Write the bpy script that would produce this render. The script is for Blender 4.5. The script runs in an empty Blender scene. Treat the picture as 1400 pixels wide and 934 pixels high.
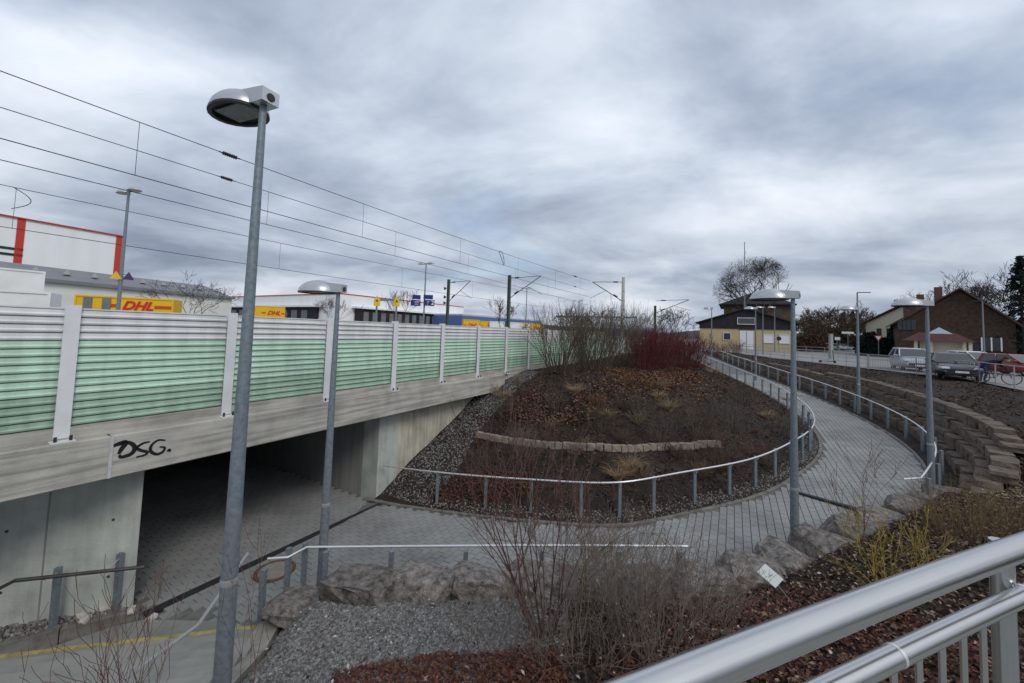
import bpy, math, random
import numpy as np
from mathutils import Vector, Matrix
R=math.radians
SC=bpy.context.scene; COL=SC.collection
rnd=random.Random(7); nr=np.random.RandomState(7)
# ---------------------------------------------------------------- camera (calibrated from vanishing points; z = 0 is the underpass floor)
F=540.; CX=700.; CY=421.5; EYE=4.8
_P=R(3.3); _R=R(1.9)
_f=np.array([0,math.cos(_P),math.sin(_P)]); _r0=np.array([1.,0,0]); _u0=np.cross(_r0,_f)
_r=_r0*math.cos(_R)+_u0*math.sin(_R); _u=-_r0*math.sin(_R)+_u0*math.cos(_R)
cam=bpy.data.cameras.new('camera'); cam.sensor_fit='HORIZONTAL'; cam.sensor_width=36; cam.lens=F/1400*36
cam.shift_y=-(467-CY)/1400; cam.clip_start=.05; cam.clip_end=4000
co=bpy.data.objects.new('camera',cam); COL.objects.link(co); SC.camera=co
co.matrix_world=Matrix(((_r[0],_u[0],-_f[0],0),(_r[1],_u[1],-_f[1],0),(_r[2],_u[2],-_f[2],EYE),(0,0,0,1)))
def ray(x,y): return _r*(x-CX)/F-_u*(y-CY)/F+_f
def G(x,y,z):            # pixel on the level z -> point
    d=ray(x,y); k=(z-EYE)/d[2]; return Vector((d[0]*k,d[1]*k,z))
def D(x,y,Y):            # pixel at the depth Y (m ahead) -> point
    d=ray(x,y); k=Y/d[1]; return Vector((d[0]*k,Y,EYE+d[2]*k))
# ---------------------------------------------------------------- world
SUN_EL=40; SUN_AZ=150     # compass-like: 0 = +Y, clockwise
w=bpy.data.worlds.new('World'); SC.world=w; w.use_nodes=True
nt=w.node_tree; nt.nodes.clear(); N=nt.nodes.new; LK=nt.links.new
def nmath(t,op,a,b=None,c=None,clamp=False):
    n=t.nodes.new('ShaderNodeMath'); n.operation=op; n.use_clamp=clamp
    for i,v in enumerate((a,b,c)):
        if v is None: continue
        if isinstance(v,(int,float)): n.inputs[i].default_value=v
        else: t.links.new(v,n.inputs[i])
    return n.outputs[0]
def ramp(t,fac,stops):
    n=t.nodes.new('ShaderNodeValToRGB'); e=n.color_ramp.elements
    while len(e)<len(stops): e.new(.5)
    for i,(p,c) in enumerate(stops):
        e[i].position=p; e[i].color=(*c,1) if len(c)==3 else c
    t.links.new(fac,n.inputs[0]); return n.outputs[0]
out=N('ShaderNodeOutputWorld'); tc=N('ShaderNodeTexCoord'); sep=N('ShaderNodeSeparateXYZ'); LK(tc.outputs['Generated'],sep.inputs[0])
zz=nmath(nt,'ADD',nmath(nt,'MAXIMUM',sep.outputs[2],0.0),.22)
cu=nmath(nt,'DIVIDE',sep.outputs[0],zz); cv=nmath(nt,'DIVIDE',sep.outputs[1],zz)
cmb=N('ShaderNodeCombineXYZ'); LK(cu,cmb.inputs[0]); LK(cv,cmb.inputs[1]); cmb.inputs[2].default_value=3.7
def wnoise(scale,detail,rough,dist,off):
    mp=N('ShaderNodeMapping'); mp.inputs['Location'].default_value=off; mp.inputs['Rotation'].default_value=(0,0,R(25)); mp.inputs['Scale'].default_value=(.9,1.15,1)
    LK(cmb.outputs[0],mp.inputs[0]); n=N('ShaderNodeTexNoise'); n.inputs['Scale'].default_value=scale; n.inputs['Detail'].default_value=detail
    n.inputs['Roughness'].default_value=rough; n.inputs['Distortion'].default_value=dist; LK(mp.outputs[0],n.inputs[0]); return n.outputs[0]
n1=wnoise(1.25,10,.55,.25,(2.3,.6,0)); n2=wnoise(.5,3,.5,.2,(5.9,4.3,1.)); n3=wnoise(.9,6,.5,.2,(9.4,1.3,4.))
mixv=nmath(nt,'ADD',nmath(nt,'MULTIPLY',n1,.62),nmath(nt,'MULTIPLY',n2,.42))
ccol=ramp(nt,mixv,[(.37,(.23,.275,.365)),(.46,(.36,.415,.51)),(.55,(.53,.585,.67)),(.68,(.76,.80,.86))])
b1=N('ShaderNodeBackground'); b1.inputs[1].default_value=.10
sky=N('ShaderNodeTexSky'); sky.sky_type='NISHITA'; sky.sun_disc=False; sky.sun_elevation=R(SUN_EL); sky.sun_rotation=R(SUN_AZ); LK(sky.outputs[0],b1.inputs[0])
b2=N('ShaderNodeBackground'); LK(nmath(nt,'ADD',.74,nmath(nt,'MULTIPLY',nmath(nt,'MULTIPLY',sep.outputs[2],2.6,clamp=True),.26)),b2.inputs[1]); LK(ccol,b2.inputs[0])
gap=ramp(nt,n3,[(.60,(1,1,1)),(.72,(.4,.4,.4))])
ms=N('ShaderNodeMixShader'); LK(gap,ms.inputs[0]); LK(b1.outputs[0],ms.inputs[1]); LK(b2.outputs[0],ms.inputs[2]); LK(ms.outputs[0],out.inputs[0])
sl=bpy.data.lights.new('sun','SUN'); sl.energy=1.0; sl.angle=R(20); sl.color=(1,.96,.9)
so=bpy.data.objects.new('sun',sl); COL.objects.link(so); so.location=(0,-20,40)
_sd=Vector((math.sin(R(SUN_AZ))*math.cos(R(SUN_EL)),math.cos(R(SUN_AZ))*math.cos(R(SUN_EL)),math.sin(R(SUN_EL))))
so.rotation_euler=_sd.to_track_quat('Z','Y').to_euler()
vs=SC.view_settings; vs.view_transform='Standard'; vs.look='None'; vs.exposure=.42; vs.gamma=1; vs.use_curve_mapping=False
# ---------------------------------------------------------------- materials
MATS={}
def mat(name,c,rough=.8,metal=0.,vary=.15,scale=6.,bump=0.,bscale=None,c2=None,detail=5,spec=.3,island=0.,stretch=None,trans=0.,objvar=0.):
    if name in MATS: return MATS[name]
    m=bpy.data.materials.new(name); m.use_nodes=True; t=m.node_tree; b=t.nodes['Principled BSDF']
    b.inputs['Roughness'].default_value=rough; b.inputs['Metallic'].default_value=metal; b.inputs['Specular IOR Level'].default_value=spec
    tc=t.nodes.new('ShaderNodeTexCoord'); src=tc.outputs['Object']
    if stretch:
        mp=t.nodes.new('ShaderNodeMapping'); mp.inputs['Scale'].default_value=stretch; t.links.new(src,mp.inputs[0]); src=mp.outputs[0]
    n=t.nodes.new('ShaderNodeTexNoise'); n.inputs['Scale'].default_value=scale; n.inputs['Detail'].default_value=detail; n.inputs['Roughness'].default_value=.6
    t.links.new(src,n.inputs[0])
    c2=c2 or tuple(max(0,v*(1-vary*1.6)) for v in c); hi=tuple(min(1,v*(1+vary)) for v in c)
    col=ramp(t,n.outputs[0],[(.3,c2),(.52,c),(.72,hi)])
    if island:
        g=t.nodes.new('ShaderNodeNewGeometry'); h=t.nodes.new('ShaderNodeHueSaturation')
        v=nmath(t,'ADD',nmath(t,'MULTIPLY',g.outputs['Random Per Island'],2*island),1-island)
        t.links.new(v,h.inputs['Value']); t.links.new(col,h.inputs['Color']); col=h.outputs[0]
    if objvar:
        oi=t.nodes.new('ShaderNodeObjectInfo'); h=t.nodes.new('ShaderNodeHueSaturation'); t.links.new(nmath(t,'ADD',nmath(t,'MULTIPLY',oi.outputs['Random'],2*objvar),1-objvar),h.inputs['Value']); t.links.new(col,h.inputs['Color']); col=h.outputs[0]
    t.links.new(col,b.inputs['Base Color'])
    if trans: b.inputs['Transmission Weight'].default_value=trans
    if bump:
        n2=t.nodes.new('ShaderNodeTexNoise'); n2.inputs['Scale'].default_value=bscale or scale*4; n2.inputs['Detail'].default_value=6; t.links.new(src,n2.inputs[0])
        bp=t.nodes.new('ShaderNodeBump'); bp.inputs['Strength'].default_value=bump; bp.inputs['Distance'].default_value=.03; t.links.new(n2.outputs[0],bp.inputs['Height']); t.links.new(bp.outputs[0],b.inputs['Normal'])
    MATS[name]=m; return m
def concrete(name,c,streak=.5,board=0.):
    m=mat(name,c,.9,vary=.14,scale=2.2,bump=.25,bscale=40); t=m.node_tree; b=t.nodes['Principled BSDF']; src=b.inputs['Base Color'].links[0].from_socket
    tc=[n for n in t.nodes if n.type=='TEX_COORD'][0]
    mp=t.nodes.new('ShaderNodeMapping'); mp.inputs['Scale'].default_value=(5,5,.35) if not board else (.4,.4,9); t.links.new(tc.outputs['Object'],mp.inputs[0])
    n=t.nodes.new('ShaderNodeTexNoise'); n.inputs['Scale'].default_value=1.6; n.inputs['Detail'].default_value=6; t.links.new(mp.outputs[0],n.inputs[0])
    r=ramp(t,n.outputs[0],[(.35,(1-streak,)*3),(.6,(1,1,1))])
    mx=t.nodes.new('ShaderNodeMix'); mx.data_type='RGBA'; mx.blend_type='MULTIPLY'; mx.inputs[0].default_value=1
    t.links.new(src,mx.inputs[6]); t.links.new(r,mx.inputs[7]); t.links.new(mx.outputs[2],b.inputs['Base Color']); return m
# ---------------------------------------------------------------- mesh builder
ORG={}
def tag(o,label=None,cat=None,group=None,kind=None):
    if label: o['label']=label
    if cat: o['category']=cat
    if group: o['group']=group
    if kind: o['kind']=kind
    return o
def thing(name,label,cat,loc=(0,0,0),group=None):
    o=bpy.data.objects.new(name,None); o.empty_display_size=.2; COL.objects.link(o); o.location=loc; ORG[o.name]=Vector(loc)
    return tag(o,label,cat,group)
def link(name,me,m,parent=None,org=(0,0,0)):
    o=bpy.data.objects.new(name,me); COL.objects.link(o)
    if m is not None and not me.materials: me.materials.append(m)
    if parent is not None: o.parent=parent; ORG[o.name]=ORG[parent.name]
    else: o.location=org; ORG[o.name]=Vector(org)
    return o
class MB:
    def __init__(s): s.v=[]; s.f=[]; s.n=0
    def add(s,V,Fc):
        V=np.asarray(V,float).reshape(-1,3); s.v.append(V); n=s.n
        s.f.extend([tuple(i+n for i in f) for f in Fc]); s.n+=len(V); return s
    def box(s,c,size,rz=0.,ax=None,bev=0.):
        hx,hy,hz=[q/2 for q in size]
        if bev:
            V=[];b=bev
            for z,k in ((-hz,b),(-hz+b,0),(hz-b,0),(hz,b)):
                V+=[(-hx+k,-hy+k,z),(hx-k,-hy+k,z),(hx-k,hy-k,z),(-hx+k,hy-k,z)]
            Fc=[(3,2,1,0),(12,13,14,15)]
            for i in range(3):
                for j in range(4): a=i*4+j; b2=i*4+(j+1)%4; Fc.append((a,b2,b2+4,a+4))
        else:
            V=[(x,y,z) for z in (-hz,hz) for x,y in ((-hx,-hy),(hx,-hy),(hx,hy),(-hx,hy))]
            Fc=[(3,2,1,0),(4,5,6,7),(0,1,5,4),(1,2,6,5),(2,3,7,6),(3,0,4,7)]
        V=np.array(V)
        if ax is not None: V=V@np.array(ax)           # rows = local axes
        elif rz: c_,s_=math.cos(rz),math.sin(rz); V=V@np.array(((c_,s_,0),(-s_,c_,0),(0,0,1)))
        return s.add(V+np.array(c),Fc)
    def tube(s,pts,rad,n=8,cap=True):
        P=[np.array(p,float) for p in pts]; k=len(P); rs=rad if hasattr(rad,'__len__') else [rad]*k
        V=[];up=None
        for i in range(k):
            d=P[min(i+1,k-1)]-P[max(i-1,0)]; d=d/(np.linalg.norm(d)+1e-9)
            if up is None: up=np.array((0,0,1.)) if abs(d[2])<.9 else np.array((1.,0,0))
            a=np.cross(d,up); a/=np.linalg.norm(a)+1e-9; b=np.cross(a,d); up=b
            for j in range(n):
                t=2*math.pi*(j+.5)/n; V.append(P[i]+rs[i]*(a*math.cos(t)+b*math.sin(t)))
        Fc=[(i*n+j,i*n+(j+1)%n,(i+1)*n+(j+1)%n,(i+1)*n+j) for i in range(k-1) for j in range(n)]
        if cap: Fc+=[tuple(range(n)),tuple(range((k-1)*n,k*n))[::-1]]
        return s.add(V,Fc)
    def lathe(s,c,prof,n=16,ax=None):
        V=[(r*math.cos(2*math.pi*j/n),r*math.sin(2*math.pi*j/n),z) for r,z in prof for j in range(n)]
        V=np.array(V)
        if ax is not None: V=V@np.array(ax)
        k=len(prof); Fc=[(i*n+j,i*n+(j+1)%n,(i+1)*n+(j+1)%n,(i+1)*n+j) for i in range(k-1) for j in range(n)]
        return s.add(V+np.array(c),Fc+[tuple(range(n))[::-1],tuple(range((k-1)*n,k*n))])
    def prism(s,poly,z0,z1):
        n=len(poly); A=sum(poly[i][0]*poly[(i+1)%n][1]-poly[(i+1)%n][0]*poly[i][1] for i in range(n))
        if A<0: poly=poly[::-1]
        V=[(p[0],p[1],z0) for p in poly]+[(p[0],p[1],z1) for p in poly]
        return s.add(V,[tuple(range(n))[::-1],tuple(range(n,2*n))]+[(i,(i+1)%n,n+(i+1)%n,n+i) for i in range(n)])
    def extr(s,prof,o,ax,ay,az,d):    # profile (a,b) in plane ax,ay from o, extruded by d along az
        o=np.array(o);ax=np.array(ax);ay=np.array(ay);az=np.array(az); n=len(prof)
        V=[o+a*ax+b*ay for a,b in prof]+[o+a*ax+b*ay+d*az for a,b in prof]
        return s.add(V,[tuple(range(n))[::-1],tuple(range(n,2*n))]+[(i,(i+1)%n,n+(i+1)%n,n+i) for i in range(n)])
    def build(s,name,m,parent=None,smooth=False,org=None,fix=True):
        V=np.concatenate(s.v) if s.v else np.zeros((0,3))
        o=ORG[parent.name] if parent is not None else Vector(org) if org is not None else Vector((0,0,0))
        me=bpy.data.meshes.new(name); me.from_pydata((V-np.array(o)).tolist(),[],s.f); 
        if fix:
            import bmesh; bm=bmesh.new(); bm.from_mesh(me); bmesh.ops.recalc_face_normals(bm,faces=bm.faces); bm.to_mesh(me); bm.free()
        if smooth:
            me.polygons.foreach_set('use_smooth',[True]*len(me.polygons))
            try: me.set_sharp_from_angle(angle=R(40))
            except Exception: pass
        me.update(); return link(name,me,m,parent,o)
def copy_tree(o,parent=None):
    c=o.copy(); COL.objects.link(c); ORG[c.name]=ORG.get(o.name,Vector((0,0,0)))
    if parent is not None: c.parent=parent
    for ch in list(o.children): copy_tree(ch,c)
    return c
def place(o,loc,rz=0): o.location=loc; o.rotation_euler=(0,0,rz); return o
def npmesh(name,V,Fa,m,parent=None,org=(0,0,0),smooth=False):   # V (n,3), Fa (k,m) arrays
    o=np.array(ORG[parent.name] if parent is not None else org)
    me=bpy.data.meshes.new(name); k=Fa.shape[1]
    me.vertices.add(len(V)); me.vertices.foreach_set('co',(V-o).astype(np.float32).ravel())
    me.loops.add(Fa.size); me.loops.foreach_set('vertex_index',Fa.astype(np.int32).ravel())
    me.polygons.add(len(Fa)); me.polygons.foreach_set('loop_start',np.arange(0,Fa.size,k,dtype=np.int32)); me.polygons.foreach_set('loop_total',np.full(len(Fa),k,dtype=np.int32))
    me.polygons.foreach_set('use_smooth',np.full(len(Fa),bool(smooth)))
    me.update(calc_edges=True); me.validate()
    return link(name,me,m,parent,o)
def twigs(name,S,m,parent=None,org=(0,0,0),sides=3):             # S rows: p0(3) p1(3) r0 r1
    S=np.asarray(S,float); P0=S[:,:3];P1=S[:,3:6];r0=S[:,6];r1=S[:,7]
    d=P1-P0; d/=np.linalg.norm(d,axis=1)[:,None]+1e-9
    h=np.where(np.abs(d[:,2:3])<.9,np.array([[0,0,1.]]),np.array([[1.,0,0]])); a=np.cross(d,h); a/=np.linalg.norm(a,axis=1)[:,None]; b=np.cross(a,d)
    V=[]
    for P,r in ((P0,r0),(P1,r1)):
        for j in range(sides):
            t=2*math.pi*j/sides; V.append(P+r[:,None]*(a*math.cos(t)+b*math.sin(t)))
    V=np.stack(V,1).reshape(-1,3); k=2*sides; base=np.arange(len(S))[:,None]*k
    Fq=np.concatenate([base+np.array([[j,(j+1)%sides,sides+(j+1)%sides,sides+j]]) for j in range(sides)])
    return npmesh(name,V,Fq,m,parent,org)
def grow(segs,p,d,L,r,lev,rg,nb=3,bend=.25,up=.1,ratio=.62,seg=3,tip=.35,spread=.7,minr=.0):
    p=np.array(p,float); d=np.array(d,float); d/=np.linalg.norm(d); st=L/seg; pts=[]
    for i in range(seg):
        d=d+rg.normal(0,bend,3)*.5; d[2]+=up*.5; d/=np.linalg.norm(d); q=p+d*st
        ra=r*(1-(1-tip)*i/seg); rb=r*(1-(1-tip)*(i+1)/seg)
        segs.append((*p,*q,max(ra,minr),max(rb,minr))); p=q; pts.append((p.copy(),d.copy(),rb))
    if lev<=0: return
    for k in range(nb):
        i=min(seg-1,int(rg.uniform(.25,1.)*seg)) if k<nb-1 else seg-1
        q,dd,rr=pts[i]; e=rg.normal(0,1,3); e-=dd*(e@dd); e/=np.linalg.norm(e)+1e-9
        nd=dd+e*spread*rg.uniform(.6,1.2)
        grow(segs,q,nd,L*ratio*rg.uniform(.75,1.2),rr*.72,lev-1,rg,nb,bend,up,ratio,seg,tip,spread,minr)
def text_mesh(name,txt,size,m,parent,loc,ax,ay,shear=0.,ext=.004,bold=0.,align='CENTER'):
    cu=bpy.data.curves.new(name,'FONT'); cu.body=txt; cu.size=size; cu.shear=shear; cu.extrude=ext; cu.offset=bold; cu.align_x=align; cu.align_y='CENTER'; cu.resolution_u=3
    ob=bpy.data.objects.new(name,cu); COL.objects.link(ob); dg=bpy.context.evaluated_depsgraph_get(); me=bpy.data.meshes.new_from_object(ob.evaluated_get(dg))
    bpy.data.objects.remove(ob); ax=Vector(ax).normalized(); ay=Vector(ay).normalized(); az=ax.cross(ay)
    mt=Matrix(((ax[0],ay[0],az[0],0),(ax[1],ay[1],az[1],0),(ax[2],ay[2],az[2],0),(0,0,0,1))); mt.translation=Vector(loc)-ORG[parent.name]
    me.transform(mt); me.materials.clear(); return link(name,me,m,parent)
def sstep(x,a,b): t=np.clip((x-a)/(b-a),0,1); return t*t*(3-2*t)
# ================================================================ railway frame: t along the barrier, n towards the camera side
AZ=R(29.36); T=np.array([math.sin(AZ),math.cos(AZ),0]); Nn=np.array([math.cos(AZ),-math.sin(AZ),0]); UP=np.array([0,0,1.])
O=np.array(G(519,690,0)); CN=float(-O@Nn)          # CN: the camera's n coordinate
def W(t,n,z): return O*np.array([1,1,0])+T*t+Nn*n+UP*z
def PL(x,y,n):           # pixel on the vertical plane n -> (t,z)
    d=ray(x,y); k=((O@Nn)+n)/(d@Nn); p=d*k; return float((p-O*[1,1,0])@T), float(p[2]+EYE)
STREET=2.9
# ---------------------------------------------------------------- path centre line (x, y, z, half width left, half width right)
CL=[(-4.8,8.7,0,2.9,2.2),(-2.5,8.7,.06,1.95,2.1),(.2,8.3,.22,1.54,1.75),(2.8,8.1,.37,1.3,1.6),(5.,8.75,.5,1.25,1.35),(7.4,9.75,.63,1.2,1.25),(9.7,11.3,.77,1.2,1.25),(11.9,13.2,.9,1.25,1.25),
(13.7,15.6,1.04,1.3,1.25),(15.05,18.4,1.2,1.3,1.25),(16.2,21.6,1.36,1.25,1.25),(17.1,25,1.54,1.2,1.25),(18.1,30,1.82,1.2,1.25),(19.1,35.5,2.15,1.2,1.25),(20.5,42,2.55,1.2,1.25),(22.5,49,2.88,1.2,1.25),(25.5,56,2.9,1.2,1.25)]
def catmull(P,k=14):
    P=np.array(P,float); Q=np.vstack([2*P[0]-P[1],P,2*P[-1]-P[-2]]); o=[]
    for i in range(1,len(Q)-2):
        for j in range(k):
            t=j/k; a,b,c,d=Q[i-1],Q[i],Q[i+1],Q[i+2]
            o.append(.5*((2*b)+(c-a)*t+(2*a-5*b+4*c-d)*t*t+(3*b-a-3*c+d)*t**3))
    o.append(P[-1]); return np.array(o)
CD=catmull(CL); _tan=np.gradient(CD[:,:2],axis=0); _tan/=np.linalg.norm(_tan,axis=1)[:,None]; _lef=np.stack([-_tan[:,1],_tan[:,0]],1)
CS=np.concatenate([[0],np.cumsum(np.linalg.norm(np.diff(CD[:,:2],axis=0),axis=1))])
def near(X,Y):           # -> index, signed distance (left +)
    X=np.asarray(X,float).ravel();Y=np.asarray(Y,float).ravel(); I=np.empty(len(X),int)
    for a in range(0,len(X),20000):
        dx=X[a:a+20000,None]-CD[None,:,0]; dy=Y[a:a+20000,None]-CD[None,:,1]; I[a:a+20000]=np.argmin(dx*dx+dy*dy,1)
    vx=X-CD[I,0];vy=Y-CD[I,1]; dist=np.hypot(vx,vy); side=np.sign(vx*_lef[I,0]+vy*_lef[I,1]); return I,dist*side
def edgeL(off=0.): return np.c_[CD[:,:2]+_lef*(CD[:,3:4]+off),CD[:,2]]
def edgeR(off=0.): return np.c_[CD[:,:2]-_lef*(CD[:,4:5]+off),CD[:,2]]
def vnoise(x,y,s,seed=0):
    v=0
    for k,(f,a) in enumerate(((1,1),(2.1,.5),(4.3,.25))):
        v=v+a*(np.sin(x*f/s+1.7*seed+k)*np.cos(y*f/s*1.13-.9*seed+2*k)+np.sin((x*.7+y*.8)*f/s*1.31+seed)*.6)
    return v/1.9
CH_A=np.array([-3.62,6.28]); CH_S=np.array([.25,-.968]); CH_R=np.array([.968,.25])   # stair cheek wall: start, run direction, right-hand side
def wall_h(I):           # height of the dry stone wall beside the path
    x=CS[I]; return np.interp(x,[0,14.2,16,19,22,26,31,45,60],[0,0,.8,1.35,1.45,1.4,1.2,.5,.05])
def terrain(X,Y):
    sh=np.shape(X); X=np.asarray(X,float).ravel();Y=np.asarray(Y,float).ravel()
    I,d=near(X,Y); zc=CD[I,2]; dl=np.maximum(0,d-CD[I,3]); dr=np.maximum(0,-d-CD[I,4])
    zl=zc-.05+.13*sstep(dl,.0,.25)+.47*np.maximum(0,dl-.35); cap=3.04; k=.35; zl=-k*np.log(np.exp(-np.minimum(zl,8)/k)+np.exp(-cap/k))
    zl=zl+vnoise(X,Y,.8,1)*.05*sstep(dl,.3,1.5)
    s=CS[I]; nearw=1-sstep(s,13.5,17)
    zn=zc-.06+(.82+.13*sstep(s,7,11))*sstep(dr,.05,.7)+.27*np.maximum(0,dr-.8); zn=np.minimum(zn,2.5+.0*zn)
    zw=zc-.06+.1*sstep(dr,0,.3)+wall_h(I)*np.clip((dr-.8)/1.15,0,1); zw=zw+(2.86-zw)*sstep(dr,2.,9.)
    zr=zn*nearw+zw*(1-nearw)+vnoise(X,Y,.7,3)*.05*sstep(dr,.4,1.5)
    z=np.where(d>0,zl,zr)
    q=(X-CH_A[0])*CH_R[0]+(Y-CH_A[1])*CH_R[1]; q2=(X-CH_A[0])*CH_S[0]+(Y-CH_A[1])*CH_S[1]
    tq=(X-O[0])*T[0]+(Y-O[1])*T[1]
    ct=np.interp(q2,[0,.9,6.2],[.36,.5,2.75]); z=np.where((q>=-.12)&(q2>-.6)&(q<3),np.minimum(z,ct-.12+.9*np.maximum(q-.3,0)),z)
    z=np.where((q<-.12)&((q2>-3.5)|(tq<-4.8)),-.2,z)
    return z.reshape(sh)
def tz(x,y): return float(terrain(np.array([x]),np.array([y]))[0])
HOLE=[tuple(W(-16,-.6,0)[:2]),tuple(W(24,-.6,0)[:2]),(17.5,47),(23.,55.5),(26.6,55.1),(27.2,38.6),(26.6,31.9),(26.4,27.2),(25.4,21.5),(23,17.8),(20.5,11),(16,2),(8,-5),(-14,-6)]
# ---------------------------------------------------------------- ground
m_soil=mat('dark_mulch_soil',(.030,.021,.017),.95,vary=.5,scale=3.,bump=.9,bscale=22,c2=(.012,.009,.008))
m_gnd=mat('grey_ground',(.20,.195,.185),.95,vary=.2,scale=.25,bump=.3,bscale=8)
m_asph=mat('worn_asphalt',(.25,.245,.235),.92,vary=.12,scale=.6,bump=.25,bscale=60)
m_lane=mat('road_asphalt',(.12,.12,.125),.92,vary=.15,scale=.8,bump=.25,bscale=60)
def inside(X,Y,poly):
    c=np.zeros(X.shape,bool); n=len(poly)
    for i in range(n):
        x0,y0=poly[i];x1,y1=poly[(i+1)%n]
        if y0==y1: continue
        cr=((y0>Y)!=(y1>Y))&(X<(x1-x0)*(Y-y0)/(y1-y0)+x0); c^=cr
    return c
gx=np.arange(-16,29,.2); gy=np.arange(-7,58,.2); XX,YY=np.meshgrid(gx,gy); ZZ=terrain(XX,YY)
nn=(XX-O[0])*Nn[0]+(YY-O[1])*Nn[1]; INS=inside(XX,YY,HOLE)
ZZ=np.where(INS,ZZ,np.minimum(ZZ,STREET-.06)); ZZ=ZZ+nr.normal(0,.008,ZZ.shape)
idx=np.arange(XX.size).reshape(XX.shape); q=np.stack([idx[:-1,:-1],idx[:-1,1:],idx[1:,1:],idx[1:,:-1]],-1).reshape(-1,4)
cxm=(XX[:-1,:-1].ravel()+.1); cym=(YY[:-1,:-1].ravel()+.1); cn=(cxm-O[0])*Nn[0]+(cym-O[1])*Nn[1]
big=[(-15.8,-6.8)]; keep=(cn>-.42)
from mathutils import geometry as mg
_ex=inside(cxm,cym,[(p[0]*1.0,p[1]) for p in HOLE]); _grow=np.zeros(XX.shape,bool); _grow[:]=INS
for _ in range(6): _grow=_grow|np.roll(_grow,1,0)|np.roll(_grow,-1,0)|np.roll(_grow,1,1)|np.roll(_grow,-1,1)
keep&=_grow[:-1,:-1].ravel()
ter=npmesh('planted_slopes',np.stack([XX,YY,ZZ],-1).reshape(-1,3),q[keep],m_soil,smooth=True); tag(ter,kind='structure')
def sheet(name,loops,z,m):
    tri=mg.tessellate_polygon([[Vector((p[0],p[1],0)) for p in l] for l in loops]); V=[(p[0],p[1],z) for l in loops for p in l]
    me=bpy.data.meshes.new(name); me.from_pydata(V,[],[tuple(t) for t in tri]); 
    import bmesh; bm=bmesh.new(); bm.from_mesh(me); bmesh.ops.recalc_face_normals(bm,faces=bm.faces)
    for f in bm.faces:
        if f.normal.z<0: f.normal_flip()
    bm.to_mesh(me); bm.free(); me.update(); o=link(name,me,m); return tag(o,kind='structure')
ring=[(2500*math.cos(a),2500*math.sin(a)) for a in np.linspace(0,2*math.pi,48,endpoint=False)]
sheet('ground',[ring,HOLE],STREET,m_gnd)
sheet('parking_lot',[[(27.0,56),(27.7,38.6),(27.1,31.9),(26.9,27.2),(25.9,21.3),(23.6,17.2),(21.5,11),(45,4),(75,34),(52,62),(40,66)]],STREET+.004,m_asph)
sheet('street',[[(75,34),(45,4),(52,0),(84,31)],],STREET+.004,m_lane)
# distant hills
m_hill=mat('far_wooded_hill',(.045,.05,.048),1,vary=.4,scale=.03,bump=.6,bscale=.2)
hb=MB(); A=np.radians(np.arange(-70,75,1.5)); hv=[];rows=[(420,0),(520,.55),(650,1.),(900,.8)]
for i,(rr,k) in enumerate(rows):
    for a in A:
        h=(9+5*math.sin(a*5+1)+3*math.sin(a*13)+2*math.sin(a*31))*(1.35 if a>.3 else .8); hv.append((rr*math.sin(a),rr*math.cos(a),STREET-1+h*k+(nr.uniform(0,1.6) if k else 0)))
nA=len(A); hb.add(hv,[(i*nA+j,i*nA+j+1,(i+1)*nA+j+1,(i+1)*nA+j) for i in range(len(rows)-1) for j in range(nA-1)])
tag(hb.build('hills',m_hill,smooth=True),kind='structure')
# ---------------------------------------------------------------- paved path
m_joint=mat('paver_joint_sand',(.15,.148,.14),.95,vary=.2,scale=8)
m_pav=mat('grey_concrete_paver',(.255,.257,.25),.9,vary=.2,scale=.55,bump=.2,bscale=60,island=.05)
m_kerb=mat('weathered_kerb_concrete',(.17,.16,.145),.95,vary=.3,scale=5,bump=.4,bscale=40)
eL=edgeL();eR=edgeR(); n=len(CD); V=[];K=7
for i in range(n):
    for k in range(K):
        a=k/(K-1); V.append(eL[i]*(1-a)+eR[i]*a-np.array([0,0,.022]))
fc=np.array([(i*K+k,i*K+k+1,(i+1)*K+k+1,(i+1)*K+k) for i in range(n-1) for k in range(K-1)])
path=npmesh('path',np.array(V),fc[:,::-1],m_joint); tag(path,kind='structure')
# pavers on one grid that follows the tunnel axis
PW,PH=.24,.16; NU,NV=70,70
def paver_mesh(name,w,h):
    b=MB(); hx,hy=w/2-.004,h/2-.004; e=.004
    b.add([(-hx,-hy,-.03),(hx,-hy,-.03),(hx,hy,-.03),(-hx,hy,-.03),(-hx+e,-hy+e,0),(hx-e,-hy+e,0),(hx-e,hy-e,0),(-hx+e,hy-e,0)],[(4,5,6,7),(0,1,5,4),(1,2,6,5),(2,3,7,6),(3,0,4,7)])
    return b
pb=paver_mesh('paver',PW,PH); pv0=pb.v[0]; pf0=np.array(pb.f)
me_p=bpy.data.meshes.new('paver'); me_p.from_pydata(pv0.tolist(),[],pb.f); me_p.update(); me_p.materials.append(m_pav)
cand=[]
for iv in range(-40,260):
    for iu in range(-90,160):
        t_=iu*PW+(PW/2 if iv%2 else 0); n_=.12+iv*PH
        cand.append((t_,n_))
cand=np.array(cand); PX=O[0]+T[0]*cand[:,0]+Nn[0]*cand[:,1]; PY=O[1]+T[1]*cand[:,0]+Nn[1]*cand[:,1]
I,d=near(PX,PY); q_=(PX-CH_A[0])*CH_R[0]+(PY-CH_A[1])*CH_R[1]; q2_=(PX-CH_A[0])*CH_S[0]+(PY-CH_A[1])*CH_S[1]
ok=(d<CD[I,3]-.07)&(d>-CD[I,4]+.07)&(CS[I]<38)&~((CS[I]<.5)&(cand[:,0]<-4.9))&~((I==0)&(q2_>-.9))&(cand[:,1]>.1)
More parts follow.
